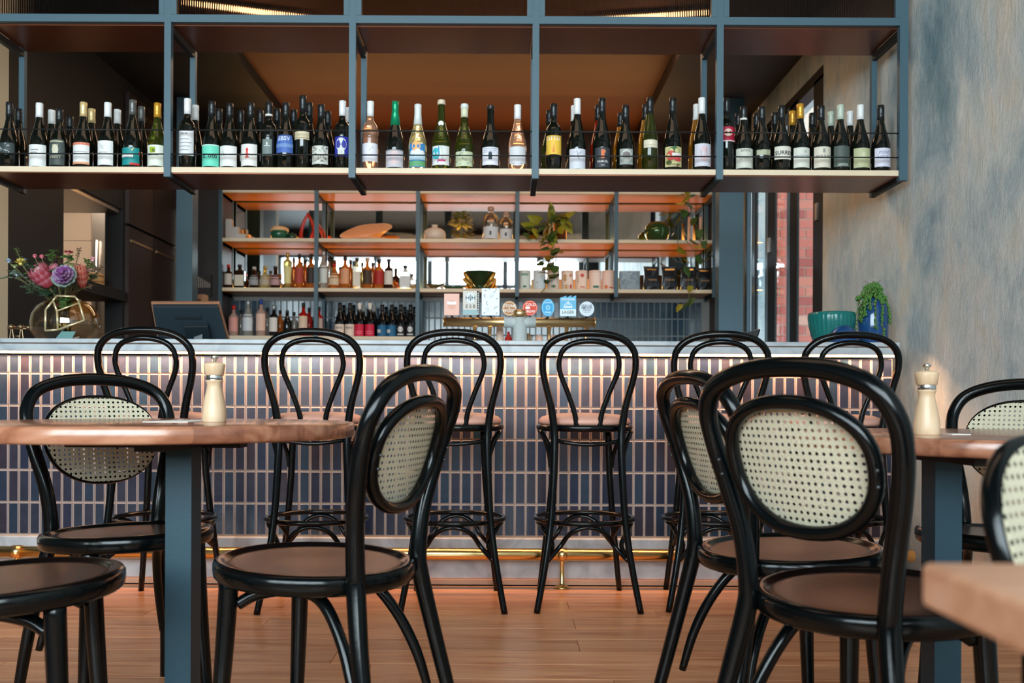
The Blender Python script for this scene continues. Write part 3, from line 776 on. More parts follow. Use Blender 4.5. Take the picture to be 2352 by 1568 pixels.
cane_chair(-.945, 2.30, -139 + 360, 'cane chair tucked behind the round table on the left, facing the photographer')
cane_chair(-.915, 1.68, -79, 'cane chair cut off at the bottom left corner, only its seat and legs in view')
cane_chair(-.388, 1.89, 70, 'cane chair seen from the side, right of the round table on the left')
cane_chair(.648, 2.08, -77, 'cane chair seen edge-on just behind the large one on the right')
cane_chair(.648, 1.60, -55, 'largest cane chair, seen from behind in the right foreground')
cane_chair(1.275, 2.34, 138, 'cane chair behind the round table on the right, against the plaster wall')
nc = cane_chair(.674, .75, -154, 'blurred cane chair at the right edge, behind the near table corner', scale=.945)
for o in [c for c in nc.children if c.name.startswith('back_hoop') or c.name.startswith('screw')]: bpy.data.objects.remove(o)
for sg in (-1, 1):
    MB().tube([(sg * .18, -.225, 0), (sg * .16, -.19, .25), (sg * .138, -.168, .46), (sg * .12, -.178, .60)], [.0145, .0165, .0175, .0145], 12, 4).build('rear_post', M_black, nc)

# ================================================================== TABLES
def round_table(cx, cy, top, R, post_px, pw, label, grp='round wooden cafe tables'):
    t = thing('round_table', label, 'table', (cx, cy, 0), 0, grp)
    th = .034
    MB().lathe([(R - .006, -th), (R - .001, -th + .004), (R, -th + .012), (R, -.006), (R - .003, -.001), (R - .008, 0)], 0, 0, top, 96).build('tabletop', M_table, t)
    px0 = post_px
    MB().box(px0 - .028, px0 + .028, -.085 - pw, -.085 + pw, .012, top - th - .008).build('post', M_steel2, t)
    MB().box(-.205, .19, -.03, .03, top - th - .024, top - th).build('crossbar', M_dark, t)
    MB().box(px0 - .03, px0 + .03, -.28, .28, top - th - .02, top - th).build('crossbar', M_dark, t)
    bevel(MB().box(px0 - .22, px0 + .22, -.3, .14, 0, .012).build('base_plate', M_steel2, t), .003)
    return t
LT, RT = .7405, .724
round_table(-.786, 2.09, LT, .437, .083, .032, 'round wooden table on the left with a pepper mill on it')
round_table((2330 - VX) / 1050, 2.03, RT, .45, -.185, .032, 'round wooden table on the right with a pepper mill on it')
nt_ = thing('near_table', 'blurred corner of a pale brown wooden table at the bottom right', 'table', (0, 0, 0))
M_near = wood_mat('pale_brown_table_wood', C(176, 122, 92), C(204, 150, 118), C(216, 168, 140), 0.4, (3, 9, 9), False)
zt = .686
o_ = MB().box(.268, .98, .05, .588, zt - .028, zt).build('tabletop', M_near, nt_); bevel(o_, .004)
o_.rotation_euler = (0, 0, 0)
MB().box(.60, .66, .15, .21, .01, zt - .028).build('post', M_steel2, nt_)
MB().box(.45, .81, .05, .36, 0, .012).build('base_plate', M_steel2, nt_)

def mill(px, py, Y, top, label):
    x, _ = P(px, py, Y)
    t = thing('pepper_mill', label, 'pepper mill', (x, Y, top), 0, 'wooden pepper mills')
    k = .97
    body = [(.0265, 0), (.0275, .002), (.0275, .016), (.0262, .032), (.0222, .054), (.0172, .076), (.0162, .084), (.0185, .0905), (.0202, .0930), (.0195, .0945), (.010, .095)]
    MB().lathe([(a * k, b) for a, b in body], 0, 0, 0, 28).build('body', M_beech, t)
    MB().lathe([(.0178, .0945), (.0180, .095), (.0180, .1045), (.0178, .105)], 0, 0, 0, 28).build('collar', M_chrome, t)
    MB().lathe([(.010, .1048), (.0195, .105), (.0202, .1055), (.0240, .1285), (.0238, .131), (.0150, .1345), (.004, .136)], 0, 0, 0, 28).build('cap', M_beech, t)
    MB().lathe([(.003, .1355), (.0045, .139), (.0048, .142), (.0080, .1435), (.0086, .147), (.0075, .1495), (.003, .1505)], 0, 0, 0, 16).build('knob', M_chrome, t)
mill(492, 970, 2.06, LT, 'pepper mill on the left round table, in front of the bar tiles')
mill(2128, 1002, 1.93, RT, 'pepper mill on the right round table, in front of the plaster wall')
def sheet(x0, x1, y0, y1, z, label, rz=0):
    bevel(tag(MB().box(x0, x1, y0, y1, z, z + .0015).build('menu_sheet', mat('paper_white', C(232, 230, 224), .7)), label, 'menu', 'paper sheets on the tables'), .0002)
sheet(-.80, -.70, 2.02, 2.24, LT, 'white paper menu lying left of the pepper mill')
sheet(.945, .985, 1.93, 1.98, RT, 'small white card right of the pepper mill on the right table')
# ================================================================== WINE BOTTLES ON THE RACK
GL = {'k': mat('black_green_bottle_glass', C(14, 17, 12), 0.06, spec=.7), 'g': mat('olive_green_bottle_glass', C(58, 66, 16), 0.05, trans=.55, spec=.6),
      'a': mat('amber_bottle_glass', C(170, 110, 20), 0.05, trans=.6), 'r': mat('pink_wine_in_glass', C(240, 176, 140), 0.04, trans=.75), 'y': mat('pale_yellow_wine_in_glass', C(228, 214, 150), 0.04, trans=.75),
      'R': mat('red_bottle_glass', C(150, 30, 14), 0.05, trans=.5)}
CAPC = {'K': (24, 28, 30), 'W': (226, 228, 228), 'C': (222, 196, 140), 'G': (206, 150, 50), 'S': (96, 98, 96), 'E': (10, 140, 96), 'A': (186, 198, 180), 'n': (40, 36, 30), 'N': (214, 220, 216), 'c': (210, 196, 170)}
def prof(kind, R, H):
    n = .0148
    if kind == 'bx':
        return [(R * .86, 0), (R, .004), (R, H * .60), (R * .97, H * .635), (R * .80, H * .675), (R * .5, H * .715), (n, H * .76), (n * .95, H * .985), (n * .9, H)]
    if kind == 'rl':
        return [(R * .86, 0), (R, .004), (R, H * .40), (R * .93, H * .50), (R * .74, H * .62), (R * .52, H * .74), (n, H * .86), (n * .95, H)]
    return [(R * .86, 0), (R, .005), (R, H * .36), (R * .985, H * .42), (R * .90, H * .49), (R * .70, H * .585), (R * .50, H * .675), (n * 1.1, H * .76), (n, H * .985), (n * .95, H)]
def rad(pr, z):
    for (r0, z0), (r1, z1) in zip(pr, pr[1:]):
        if z0 <= z <= z1: return r0 + (r1 - r0) * (z - z0) / max(1e-6, z1 - z0)
    return pr[-1][0]
def bottle(px, top, Y, base, kind, glass, cap, label, lab, group, R=None, lens=None, capf=.21, cat='wine bottle', nm='wine_bottle', lit=None):
    """lab: (half-width angle, y_top px, y_bottom px, colour, shapes) ; shapes in units of the label (u -1..1, v 0..1)"""
    X, ztop = P(px, top, Y)
    H = ztop - base
    R = R or {'bx': .0365, 'bg': .0425, 'ch': .0435, 'rl': .0375}[kind]
    pr = prof(kind, R, H)
    t = thing(nm, label, cat, (X, Y, base), 0, group)
    MB().lathe([(1e-3, .006)] + pr, 0, 0, 0, 20).build('glass_body', GL[glass], t)
    cc = mat('bottle_cap_' + {'W': 'white', 'K': 'black'}.get(cap, 'coloured'), C(*CAPC[cap]), .32, metal=.35 if cap in 'GSCE' else 0.)
    z0 = H * (1 - capf)
    if cap in 'nNc' and kind == 'ch':
        MB().lathe([(.0155, H * .955), (.019, H * .96), (.019, H * .985), (.017, H * 1.0), (.0185, H * 1.005), (.0165, H * 1.02), (1e-3, H * 1.022)], 0, 0, 0, 16).build('cork_cage', cc, t)
    else:
        MB().lathe([(rad(pr, z0) + .0006, z0), (.0160, max(z0 + .004, H * .86)), (.0160, H * .945), (.0167, H * .95), (.0167, H * .958), (.0160, H * .963), (.0160, H * 1.0), (.0145, H * 1.004), (1e-3, H * 1.004)], 0, 0, 0, 16).build('capsule', cc, t)
    if lab:
        hw, y0, y1, col, shapes = lab
        za, zb_ = P(px, y1, Y - R)[1] - base, P(px, y0, Y - R)[1] - base
        za = max(.012, za); rows_ = 6; mb = MB(); mats = [mat('label_paper', C(*col), .55)]
        view = math.atan2(-X, Y)            # labels turned a little towards the room
        na = 12; n0 = 0
        for i in range(rows_ + 1):
            z = za + (zb_ - za) * i / rows_; r = rad(pr, z) + .0007
            for j in range(na + 1):
                a = -hw + 2 * hw * j / na
                mb.v.append((r * math.sin(a), -r * math.cos(a), z))
        for i in range(rows_):
            for j in range(na):
                a = i * (na + 1) + j; mb.f.append([a, a + 1, a + na + 2, a + na + 1]); mb.sm.append(True); mb.mi.append(0)
        lo = mb.build('label', mats, t)
        if shapes:
            hh = zb_ - za; uw = hw * R
            def fn(u, v, e, za=za, hh=hh):
                z = za + v; a = u / R; r = rad(pr, z) + .0011 + e
                return (r * math.sin(a), -r * math.cos(a), z)
            m2 = MB(); mats2 = []
            sh = []
            for s in shapes:
                if s[0] == 'r': sh.append(('r', s[1] * uw, s[2] * hh, s[3] * uw, s[4] * hh, s[5]))
                elif s[0] == 'd': sh.append(('d', s[1] * uw, s[2] * hh, s[3] * uw, s[4] * hh, s[5]))
                elif s[0] == 't': sh.append(('t', s[1], s[2] * uw, s[3] * hh, s[4] * uw, s[5]))
                elif s[0] == 'p': sh.append(('p', [(a * uw, b * hh) for a, b in s[1]], s[2]))
                elif s[0] == 'l': sh.append(('l', (s[1][0] * uw, s[1][1] * hh), (s[2][0] * uw, s[2][1] * hh), s[3] * uw, s[4]))
            ink(m2, sh, fn, mats2)
            if m2.v: m2.build('print', mats2, lo)
    return t
DK = (60, 60, 64); WH = (228, 228, 226); CR = (222, 216, 200)
def lines(n=3, c=(120, 120, 120), w=.5, y0=.3, dy=.12): return [('r', -w, y0 + i * dy, w * (.6 + .4 * ((i * 7) % 3) / 2), y0 + i * dy + .03, c) for i in range(n)]
def squig(n, c, seed):
    rr = random.Random(seed); out = []
    for _ in range(n):
        x, y = rr.uniform(-.85, .8), rr.uniform(.08, .9); a = rr.uniform(0, PI)
        out.append(('l', (x, y), (x + .28 * math.cos(a), y + .14 * math.sin(a)), .05, c))
    return out
skull = [('r', -.95, .02, .95, .98, (44, 50, 160)), ('d', 0, .6, .72, .34, (214, 216, 210)), ('r', -.42, .08, .42, .42, (214, 216, 210)), ('d', -.34, .56, .2, .11, (60, 64, 150)), ('d', .34, .56, .2, .11, (60, 64, 150)), ('p', [(0, .45), (-.1, .34), (.1, .34)], (60, 64, 150)), ('l', (-.35, .22), (.35, .22), .04, DK), ('l', (-.1, .3), (-.1, .12), .03, DK), ('l', (.12, .3), (.12, .12), .03, DK)]
# px, neck top, kind, glass, cap, label data, words for the label, cap fraction
FRONT = [
 (22, 236, 'bg', 'k', 'K', (1.0, 327, 352, (52, 62, 62), squig(12, (200, 205, 205), 1)), 'dark label scribbled in silver, at the far left end of the rack'),
 (91, 238, 'bg', 'k', 'W', (1.15, 331, 381, WH, lines(2, DK, .4, .62) + [('l', (-.7, .28), (.7, .2), .04, DK)]), 'large plain white label, white screw cap, second in the first bay'),
 (137, 251, 'bg', 'k', 'K', (.95, 319, 378, (66, 74, 72), [('r', -.8, .9, .8, .95, (190, 184, 150)), ('d', 0, .6, .35, .2, (206, 200, 176)), ('l', (-.3, .8), (.3, .45), .08, (206, 200, 176)), ('l', (.3, .8), (-.3, .45), .08, (206, 200, 176)), ('t', 'CREST', 0, .3, .42, (206, 200, 176))]), 'black label with a pale gold crest'),
 (192, 236, 'bg', 'k', 'C', (1.05, 326, 376, WH, [('r', -1, .88, 1, 1.0, (214, 120, 90)), ('r', -1, .0, 1, .1, (226, 160, 120)), ('r', -.7, .55, .7, .58, (150, 150, 150))]), 'white label edged in orange and a cream cap'),
 (248, 237, 'bg', 'k', 'W', (.95, 322, 378, WH, [('l', (-.45, .82), (-.05, .74), .04, DK), ('l', (-.4, .74), (.1, .80), .04, DK), ('l', (-.3, .70), (0, .68), .04, DK)] + lines(1, (150, 150, 150), .6, .5)), 'white label with a small pencil scribble'),
 (305, 231, 'ch', 'k', 'S', (1.1, 338, 378, (24, 138, 138), [('r', -1, .45, .4, .62, WH), ('p', [(.2, .95), (1, .8), (1, .55)], (190, 40, 50)), ('p', [(-.1, 1), (.5, 1), (.3, .8)], (220, 200, 150)), ('r', .1, .0, 1, .12, (200, 50, 50))]), 'teal, white and red label and dark silver foil'),
 (362, 238, 'bg', 'g', 'G', (1.0, 332, 380, (226, 228, 214), [('r', -.5, .62, .15, .9, (150, 176, 40)), ('r', -.2, .66, .1, .8, (96, 110, 30))] + lines(1, DK, .7, .5)), 'white label with a small green square, gold cap'),
 (431, 228, 'bx', 'k', 'W', (1.15, 297, 356, (222, 222, 224), [('t', 'Vin de', -.1, .85, .3, (120, 120, 130))] + lines(4, (140, 140, 146), .7, .2, .14)), 'tall white label and white cap, beside the second front post'),
 (487, 234, 'bg', 'k', 'K', (1.1, 331, 381, (104, 208, 180), [('t', 'd. oto', .05, .48, .62, (40, 60, 66)), ('r', -1, .95, 1, 1.0, (200, 230, 220))]), 'mint green label with handwritten black letters'),
 (528, 239, 'bg', 'k', 'K', (1.1, 334, 381, (226, 224, 222), [('l', (-.7, .5), (-.4, .75), .05, (150, 150, 150)), ('l', (-.4, .75), (-.3, .5), .05, (150, 150, 150))]), 'plain off-white label right of the mint one'),
 (576, 238, 'bg', 'k', 'K', (1.0, 330, 380, (228, 224, 218), [('d', -.1, .72, .14, .1, (214, 60, 56)), ('r', -.2, .38, .0, .66, (214, 60, 56)), ('r', -.32, .5, .12, .56, (214, 60, 56)), ('r', -.3, .36, .1, .42, (214, 60, 56))]), 'white label with a small red figure'),
 (618, 236, 'bx', 'k', 'K', (.62, 319, 357, (110, 124, 120), [('d', 0, .72, .14, .1, WH), ('r', -.6, .58, .6, .61, WH)]), 'narrow grey-green label and white rings on its black cap'),
 (657, 237, 'bg', 'k', 'K', (1.05, 308, 350, (70, 104, 176), [('t', 'EBSV', 0, .78, .62, (206, 216, 234)), ('r', -1, .3, 1, .5, (110, 140, 190))]), 'blue label reading EBSV'),
 (696, 221, 'bx', 'k', 'K', (1.1, 301, 319, (222, 210, 178), [('r', -1, .12, 1, .2, (120, 90, 60))]), 'narrow cream band label, tallest in the second bay'),
 (738, 241, 'bg', 'k', 'K', (1.0, 334, 376, (206, 206, 196), squig(34, (40, 40, 40), 5)), 'white label covered in black doodles'),
 (787, 233, 'bx', 'k', 'W', (.95, 313, 358, (44, 50, 160), skull), 'blue label showing a white skull'),
 (851, 234, 'bx', 'r', 'W', (1.25, 328, 370, (224, 222, 230), [('l', (-.3, .9), (.3, .4), .03, DK), ('l', (-.2, .95), (.5, .7), .03, DK), ('l', (.0, .6), (.4, .8), .03, DK)]), 'pink wine, white cap and plain white label, left end of the middle bay'),
 (908, 234, 'ch', 'k', 'E', (1.1, 343, 383, (196, 192, 200), [('d', 0, .55, .6, .4, (216, 190, 190)), ('r', -1, .93, 1, 1, (150, 150, 150)), ('l', (-.8, .3), (.8, .3), .04, (180, 120, 120))]), 'bright green foil neck and grey-pink label', .34),
 (960, 241, 'bg', 'y', 'N', (.95, 328, 383, (60, 130, 190), [('d', -.1, .88, .5, .2, (240, 176, 110)), ('d', -.5, .6, .3, .12, WH), ('d', .1, .62, .4, .14, WH), ('d', .6, .58, .3, .12, WH), ('r', -1, .3, 1, .55, (190, 220, 236)), ('r', -1, .04, 1, .26, (96, 160, 110))]), 'clear glass with a sun and clouds label', .3),
 (1014, 234, 'ch', 'g', 'c', (1.05, 334, 378, WH, [('p', [(-1, 1), (-.2, 1), (.2, .3), (-.3, .1), (-1, .1)], (50, 130, 190)), ('d', -.5, .6, .45, .3, (60, 180, 190)), ('r', -.3, .18, .5, .28, (200, 70, 120)), ('p', [(-.2, 1), (.3, .35), (.2, 1)], (200, 210, 200))]), 'cork with wire cage and blue and white label, fourth in the middle bay'),
 (1067, 243, 'ch', 'g', 'N', (1.05, 347, 381, (196, 204, 170), squig(10, (90, 110, 110), 8)), 'pale green label and pale neck sticker'),
 (1127, 246, 'ch', 'k', 'n', (.95, 337, 378, (224, 224, 234), [('d', .0, .6, .2, .16, (30, 50, 66)), ('r', -.2, .3, .2, .6, (30, 50, 66))] + lines(3, (150, 150, 170), .8, .7, .1)), 'white label with a small dark arch'),
 (1189, 242, 'bg', 'r', 'W', (1.0, 336, 374, (212, 212, 216), [('d', 0, .12, .9, .28, (212, 212, 216))]), 'clear glass with pink wine and a plain oval label'),
 (1272, 240, 'bx', 'k', 'K', (1.15, 310, 354, (236, 190, 70), [('p', [(-.9, .1), (-.6, .1), (0, .6)], (230, 140, 60)), ('p', [(-.2, .1), (.1, .1), (0, .6)], (230, 140, 60)), ('p', [(.5, .1), (.8, .1), (0, .6)], (230, 140, 60)), ('p', [(-.9, .5), (-.9, .65), (0, .6)], (244, 220, 130)), ('t', 'OTTO', -.1, .82, .55, (250, 240, 220))]), 'yellow sunburst label, left end of the fourth bay'),
 (1326, 228, 'bg', 'k', 'W', (1.0, 341, 387, (210, 212, 222), [('l', (-.4, .85), (.2, .5), .04, DK), ('l', (-.1, .9), (.1, .5), .04, DK), ('l', (0, .7), (.4, .85), .04, DK)]), 'long white cap and white label, second in the fourth bay'),
 (1383, 227, 'bg', 'k', 'K', (.9, 338, 384, (50, 54, 60), [('r', -.2, .45, .2, .9, (214, 120, 80)), ('d', .1, .8, .25, .1, (214, 120, 80)), ('t', 'SAMUEL', 0, .3, .36, (220, 220, 220)), ('r', -.2, .1, .2, .13, (200, 200, 200))]), 'charcoal label with an orange totem'),
 (1437, 243, 'bg', 'k', 'K', (.75, 341, 377, (150, 156, 150), [('d', 0, .55, .8, .4, (196, 196, 190)), ('d', 0, .6, .5, .22, (120, 110, 110))]), 'round grey label, fourth in the fourth bay'),
 (1493, 226, 'rl', 'g', 'K', (.95, 320, 338, (214, 206, 184), [('d', 0, .6, .1, .2, (240, 230, 200)), ('r', -.9, .3, .9, .34, (170, 150, 120))]), 'narrow cream band label on olive glass'),
 (1545, 226, 'bg', 'k', 'K', (1.05, 336, 382, (206, 196, 140), [('d', .0, .8, .6, .2, (60, 100, 50)), ('d', -.3, .55, .5, .25, (200, 80, 70)), ('r', -.2, .55, .9, .68, (226, 216, 214)), ('d', .4, .4, .4, .15, (220, 80, 80)), ('d', -.5, .2, .3, .12, (80, 90, 40)), ('t', 'Rouge', .1, .12, .45, (60, 50, 30))]), 'jungle-coloured flower label'),
 (1612, 226, 'bg', 'k', 'W', (1.0, 329, 381, (208, 206, 216), [('d', .1, .55, .45, .36, (220, 190, 196)), ('l', (.3, .8), (.4, .4), .05, DK), ('l', (-.2, .4), (-.3, .7), .03, DK)]), 'white label with a pale pink oval, right end of the fourth bay'),
 (1669, 227, 'bx', 'k', 'K', (1.05, 290, 324, (176, 24, 60), [('d', 0, .6, .5, .25, (226, 200, 180)), ('r', -1, .0, 1, .08, (226, 200, 200))]), 'crimson label set high, left end of the last bay'),
 (1708, 246, 'bg', 'k', 'K', (1.1, 340, 385, (206, 206, 192), [('t', 'ESTATE', 0, .88, .28, (110, 110, 110)), ('t', 'GAMAY', 0, .5, .34, (150, 150, 140))]), 'large cream label and a white ring on the black cap'),
 (1750, 246, 'bg', 'k', 'K', (.8, 343, 355, (176, 176, 150), squig(5, (60, 60, 60), 15)), 'small ragged label on black glass'),
 (1795, 244, 'bg', 'k', 'K', (1.05, 335, 365, (220, 214, 200), [('t', 'SURREY', .05, .48, .55, (60, 60, 64))]), 'cream label reading SURREY'),
 (1838, 240, 'bg', 'k', 'G', (1.0, 338, 384, (214, 214, 202), [('r', -.8, .58, .8, .62, (150, 170, 180)), ('d', .3, .8, .12, .08, (170, 180, 170))]), 'gold cap and pale label, fifth in the last bay'),
 (1886, 244, 'bg', 'k', 'K', (1.1, 336, 384, (216, 208, 190), [('t', 'POULEY', 0, .52, .4, (120, 120, 116)), ('r', -.1, .7, .12, .9, (150, 150, 140))]), 'cream label reading POULEY'),
 (1930, 242, 'bg', 'k', 'A', (1.0, 334, 382, (76, 86, 80), [('r', -.5, .1, .5, .14, (170, 180, 170)), ('r', -.6, .04, .6, .07, (170, 180, 170))]), 'dark grey label under a sage cap'),
 (1976, 242, 'bg', 'k', 'W', (1.05, 339, 384, (184, 186, 144), [('d', 0, .66, .2, .14, (206, 206, 170)), ('l', (.5, .9), (.7, .6), .04, (206, 206, 170))]), 'olive label under a white cap'),
 (2023, 243, 'bg', 'k', 'K', (1.0, 339, 382, (214, 212, 226), [('t', 'PONT', .1, .75, .46, (150, 150, 176)), ('t', 'NEUF', -.1, .5, .46, (150, 150, 176))]), 'lilac-white label, last bottle before the end post'),
]
GF = 'wine bottles in the front row of the rack'; GB = 'wine bottles in the back row of the rack'
desc_cap = {'K': 'black', 'W': 'white', 'C': 'cream', 'G': 'gold', 'S': 'silver', 'E': 'green', 'A': 'sage', 'n': 'dark', 'N': 'pale', 'c': 'corked'}
YF1, YB1 = 4.205, 4.305
for b in FRONT:
    px, top, kind, gl, cap, lb, words = b[:7]
    q = bottle(px, top, YF1, zs_top, kind, gl, cap, 'wine bottle, ' + words, lb, GF, capf=b[7] if len(b) > 7 else .21)
    if px in (618, 1708):   # white ring on the cap
        _, zt_ = P(px, top, YF1); H = zt_ - zs_top
        MB().lathe([(.0168, H * .80), (.0168, H * .83)], 0, 0, 0, 16).build('ring', mat('cap_ring_white', C(224, 222, 216), .4), q)
    if px in (1014,):
        MB().lathe([(1e-3, 0), (.013, 0), (.012, .001), (1e-3, .001)], 0, 0, 0, 16).build('neck_tag', mat('tag_white', C(226, 226, 226), .5), q, (0, -.022, .222), (PI / 2, 0, 0))
    if px in (1067,):
        MB().lathe([(.0168, .255), (.0162, .30)], 0, 0, 0, 16).build('neck_label', mat('neck_label_green', C(214, 216, 186), .5), q)
BACK = [(43, 251, 'K', 'k', 'the far left bottle with a scribbled label'), (119, 254, 'W', 'k', 'the large plain white label and the gold crest label'), (161, 268, 'K', 'k', 'the gap between the crest label and the orange-edged label'),
 (211, 251, 'C', 'k', 'the orange-edged label'), (270, 253, 'W', 'k', 'the pencil scribble label'), (325, 246, 'S', 'k', 'the teal label'), (449, 243, 'W', 'k', 'the tall white label in the second bay'),
 (503, 251, 'K', 'k', 'the mint label'), (553, 255, 'K', 'k', 'the plain off-white label'), (598, 255, 'K', 'k', 'the red figure label'), (637, 251, 'K', 'k', 'the grey-green label'), (675, 253, 'K', 'k', 'the blue EBSV label'),
 (711, 237, 'K', 'k', 'the tallest bottle of the second bay'), (753, 257, 'K', 'k', 'the doodle label'), (799, 249, 'W', 'k', 'the skull label'), (1262, 255, 'K', 'g', 'the yellow sunburst label'), (1319, 244, 'W', 'k', 'the second bottle of the fourth bay'),
 (1374, 243, 'K', 'R', 'the charcoal label'), (1426, 261, 'K', 'a', 'the round grey label'), (1483, 241, 'K', 'a', 'the cream band label on olive glass'), (1600, 241, 'W', 'a', 'the pale pink oval label'),
 (1696, 262, 'K', 'k', 'the large cream label in the last bay'), (1738, 262, 'K', 'k', 'the small ragged label'), (1780, 260, 'K', 'k', 'the SURREY label'), (1820, 256, 'G', 'k', 'the gold-capped bottle of the last bay'),
 (1866, 261, 'K', 'k', 'the POULEY label'), (1908, 258, 'A', 'k', 'the dark grey label under a sage cap'), (1952, 257, 'W', 'k', 'the olive label')]
for px, top, cap, gl, w in BACK:
    bottle(px, top, YB1, zs_top, 'bg' if gl != 'a' else 'rl', gl, cap, desc_cap[cap] + '-capped wine bottle standing behind ' + w, None, GB, R=.038)

# ================================================================== BACK-BAR SPIRITS AND WINES
def spirit(px, top, w, shelf, kind, body, cap, labc, words, lv=(.15, .6), Y=None, group='spirit bottles on the back bar', marks=None):
    Y = Y or YS + .09
    base = SZ[shelf] + .001
    X, zt = P(px, top, Y); H = zt - base; R = w / 2 * Y / F
    t = thing('spirit_bottle', words, 'bottle', (X, Y, base), 0, group)
    n = max(.008, R * .32)
    if kind == 'sq':
        h1 = H * .74
        g = MB().cbox(-R, R, -R * .6, R * .6, 0, h1, .006); g.lathe([(R * .5, h1 - .002), (n * 1.2, h1 + H * .05), (n, H * .82), (n, H * .9)], 0, 0, 0, 12)
        g.build('glass_body', body, t)
        MB().lathe([(n * 1.25, H * .88), (n * 1.3, H * .99), (1e-3, H)], 0, 0, 0, 12).build('stopper', cap, t)
        if labc: MB().box(-R * .85, R * .85, -R * .6 - .001, -R * .6, h1 * lv[0], h1 * min(1, lv[1] * 1.25)).build('label', mat('spirit_label', C(*labc), .6), t)
        return t
    if kind == 'tall': pf = [(R * .8, 0), (R * .85, H * .3), (R, H * .72), (R * .95, H * .76), (n * 1.3, H * .82), (n, H * .9)]
    elif kind == 'sl': pf = [(R * .9, 0), (R, .005), (R, H * .55), (R * .85, H * .63), (n * 1.2, H * .76), (n, H * .9)]
    elif kind == 'ro': pf = [(R * .8, 0), (R, H * .12), (R, H * .42), (R * .8, H * .55), (n * 1.2, H * .66), (n, H * .9)]
    elif kind == 'wn': pf = [(R * .9, 0), (R, .005), (R, H * .42), (R * .85, H * .55), (n * 1.3, H * .72), (n, H * .95)]
    else: pf = [(R * .9, 0), (R, .005), (R, H * .60), (R * .9, H * .66), (n * 1.2, H * .73), (n, H * .9)]
    MB().lathe([(1e-3, .003)] + pf, 0, 0, 0, 16).build('glass_body', body, t)
    z0 = H * (.74 if kind == 'wn' else .86)
    MB().lathe([(n * 1.2, z0), (n * 1.25, H * .99), (1e-3, H)], 0, 0, 0, 12).build('stopper', cap, t)
    if labc:
        mb = MB(); vs = []; rows_ = 4
        for i in range(rows_ + 1):
            z = H * (lv[0] + (lv[1] - lv[0]) * i / rows_)
            for j in range(9):
                a = -1.1 + 2.2 * j / 8; r = rad(pf, z) + .001; vs.append((r * math.sin(a), -r * math.cos(a), z))
        mb.add(vs, [(i * 9 + j, i * 9 + j + 1, i * 9 + j + 10, i * 9 + j + 9) for i in range(rows_) for j in range(8)], True)
        lo = mb.build('label', mat('spirit_label', C(*labc), .6), t)
        if marks:
            def fn(u, v, e): a = u / R; z = H * lv[0] + v; r = rad(pf, z) + .0016 + e; return (r * math.sin(a), -r * math.cos(a), z)
            m2 = MB(); ms = []; hh = H * (lv[1] - lv[0]); ink(m2, [tuple([s[0], s[1] * R, s[2] * hh, s[3] * R, s[4] * hh, s[5]]) if s[0] in 'rd' else ('t', s[1], s[2] * R, s[3] * hh, s[4] * R, s[5]) for s in marks], fn, ms)
            if m2.v: m2.build('print', ms, lo)
    return t
AM = mat('amber_spirit', C(214, 120, 44), .06, trans=.45); DKG = mat('dark_spirit_bottle', C(44, 22, 14), .08); CL = mat('clear_spirit_bottle', C(224, 222, 214), .05, trans=.7)
YG = mat('golden_spirit', C(230, 206, 120), .05, trans=.6); RD = mat('red_aperitif', C(196, 26, 16), .08, trans=.3); BK = mat('black_bottle', C(14, 16, 18), .07); PKB = mat('pinkish_gin', C(226, 186, 170), .06, trans=.5)
cK = mat('stopper_black', C(24, 22, 22), .4); cR = mat('stopper_red', C(190, 30, 20), .4); cG = mat('stopper_gold', C(190, 150, 80), .3, metal=.6); cS = mat('stopper_silver', C(190, 196, 200), .3, metal=.6); cB = mat('stopper_blue', C(40, 70, 140), .4); cT = mat('stopper_cork', C(196, 160, 120), .6)
sp3 = [
 (525, 607, 20, 'rd', DKG, cR, (206, 196, 186), 'dark spirit bottle with red top, at the left end of the upper bottle shelf'),
 (551, 607, 24, 'sq', DKG, cK, (206, 196, 176), 'square dark bottle with a cream label and wide black lid'),
 (584, 612, 23, 'ro', DKG, cS, (150, 150, 150), 'squat dark bottle with a grey label'),
 (609, 611, 24, 'ro', YG, cG, (176, 160, 140), 'squat golden bottle with a grey-brown label'),
 (633, 611, 24, 'ro', DKG, cK, (180, 140, 140), 'squat bottle with a mauve-pink label'),
 (661, 580, 21, 'tall', YG, cG, (226, 214, 150), 'tall tapered golden liqueur bottle'),
 (688, 583, 20, 'rd', AM, cK, (176, 70, 60), 'amber bottle with a dull red label, left of the second upright'),
 (715, 583, 20, 'rd', AM, cK, (60, 44, 40), 'amber bottle with a dark round label, against the second upright'),
 (743, 576, 22, 'sl', CL, cS, (206, 214, 210), 'clear vodka-style bottle just right of the second upright'),
 (768, 605, 25, 'ro', AM, cR, (214, 190, 160), 'short fat amber bottle with a cream label'),
 (793, 587, 21, 'rd', AM, cK, (224, 160, 120), 'amber bottle with a peach label'),
 (820, 592, 19, 'sq', YG, cK, (226, 220, 206), 'square golden bottle with a slanted white label'),
 (844, 592, 22, 'rd', AM, cT, (70, 50, 34), 'round-shouldered amber bottle with a black and gold disc label'),
 (871, 595, 23, 'rd', AM, cK, (170, 40, 30), 'amber bottle with a red and black label'),
 (893, 595, 21, 'rd', DKG, cK, (222, 216, 206), 'dark amber bottle with a white label'),
 (931, 609, 25, 'sq', CL, cK, (214, 218, 220), 'square clear bottle with a pale label, right end of the whisky shelf')]
for s in sp3: spirit(s[0], s[1], s[2], 3, s[3], s[4], s[5], s[6], s[7])
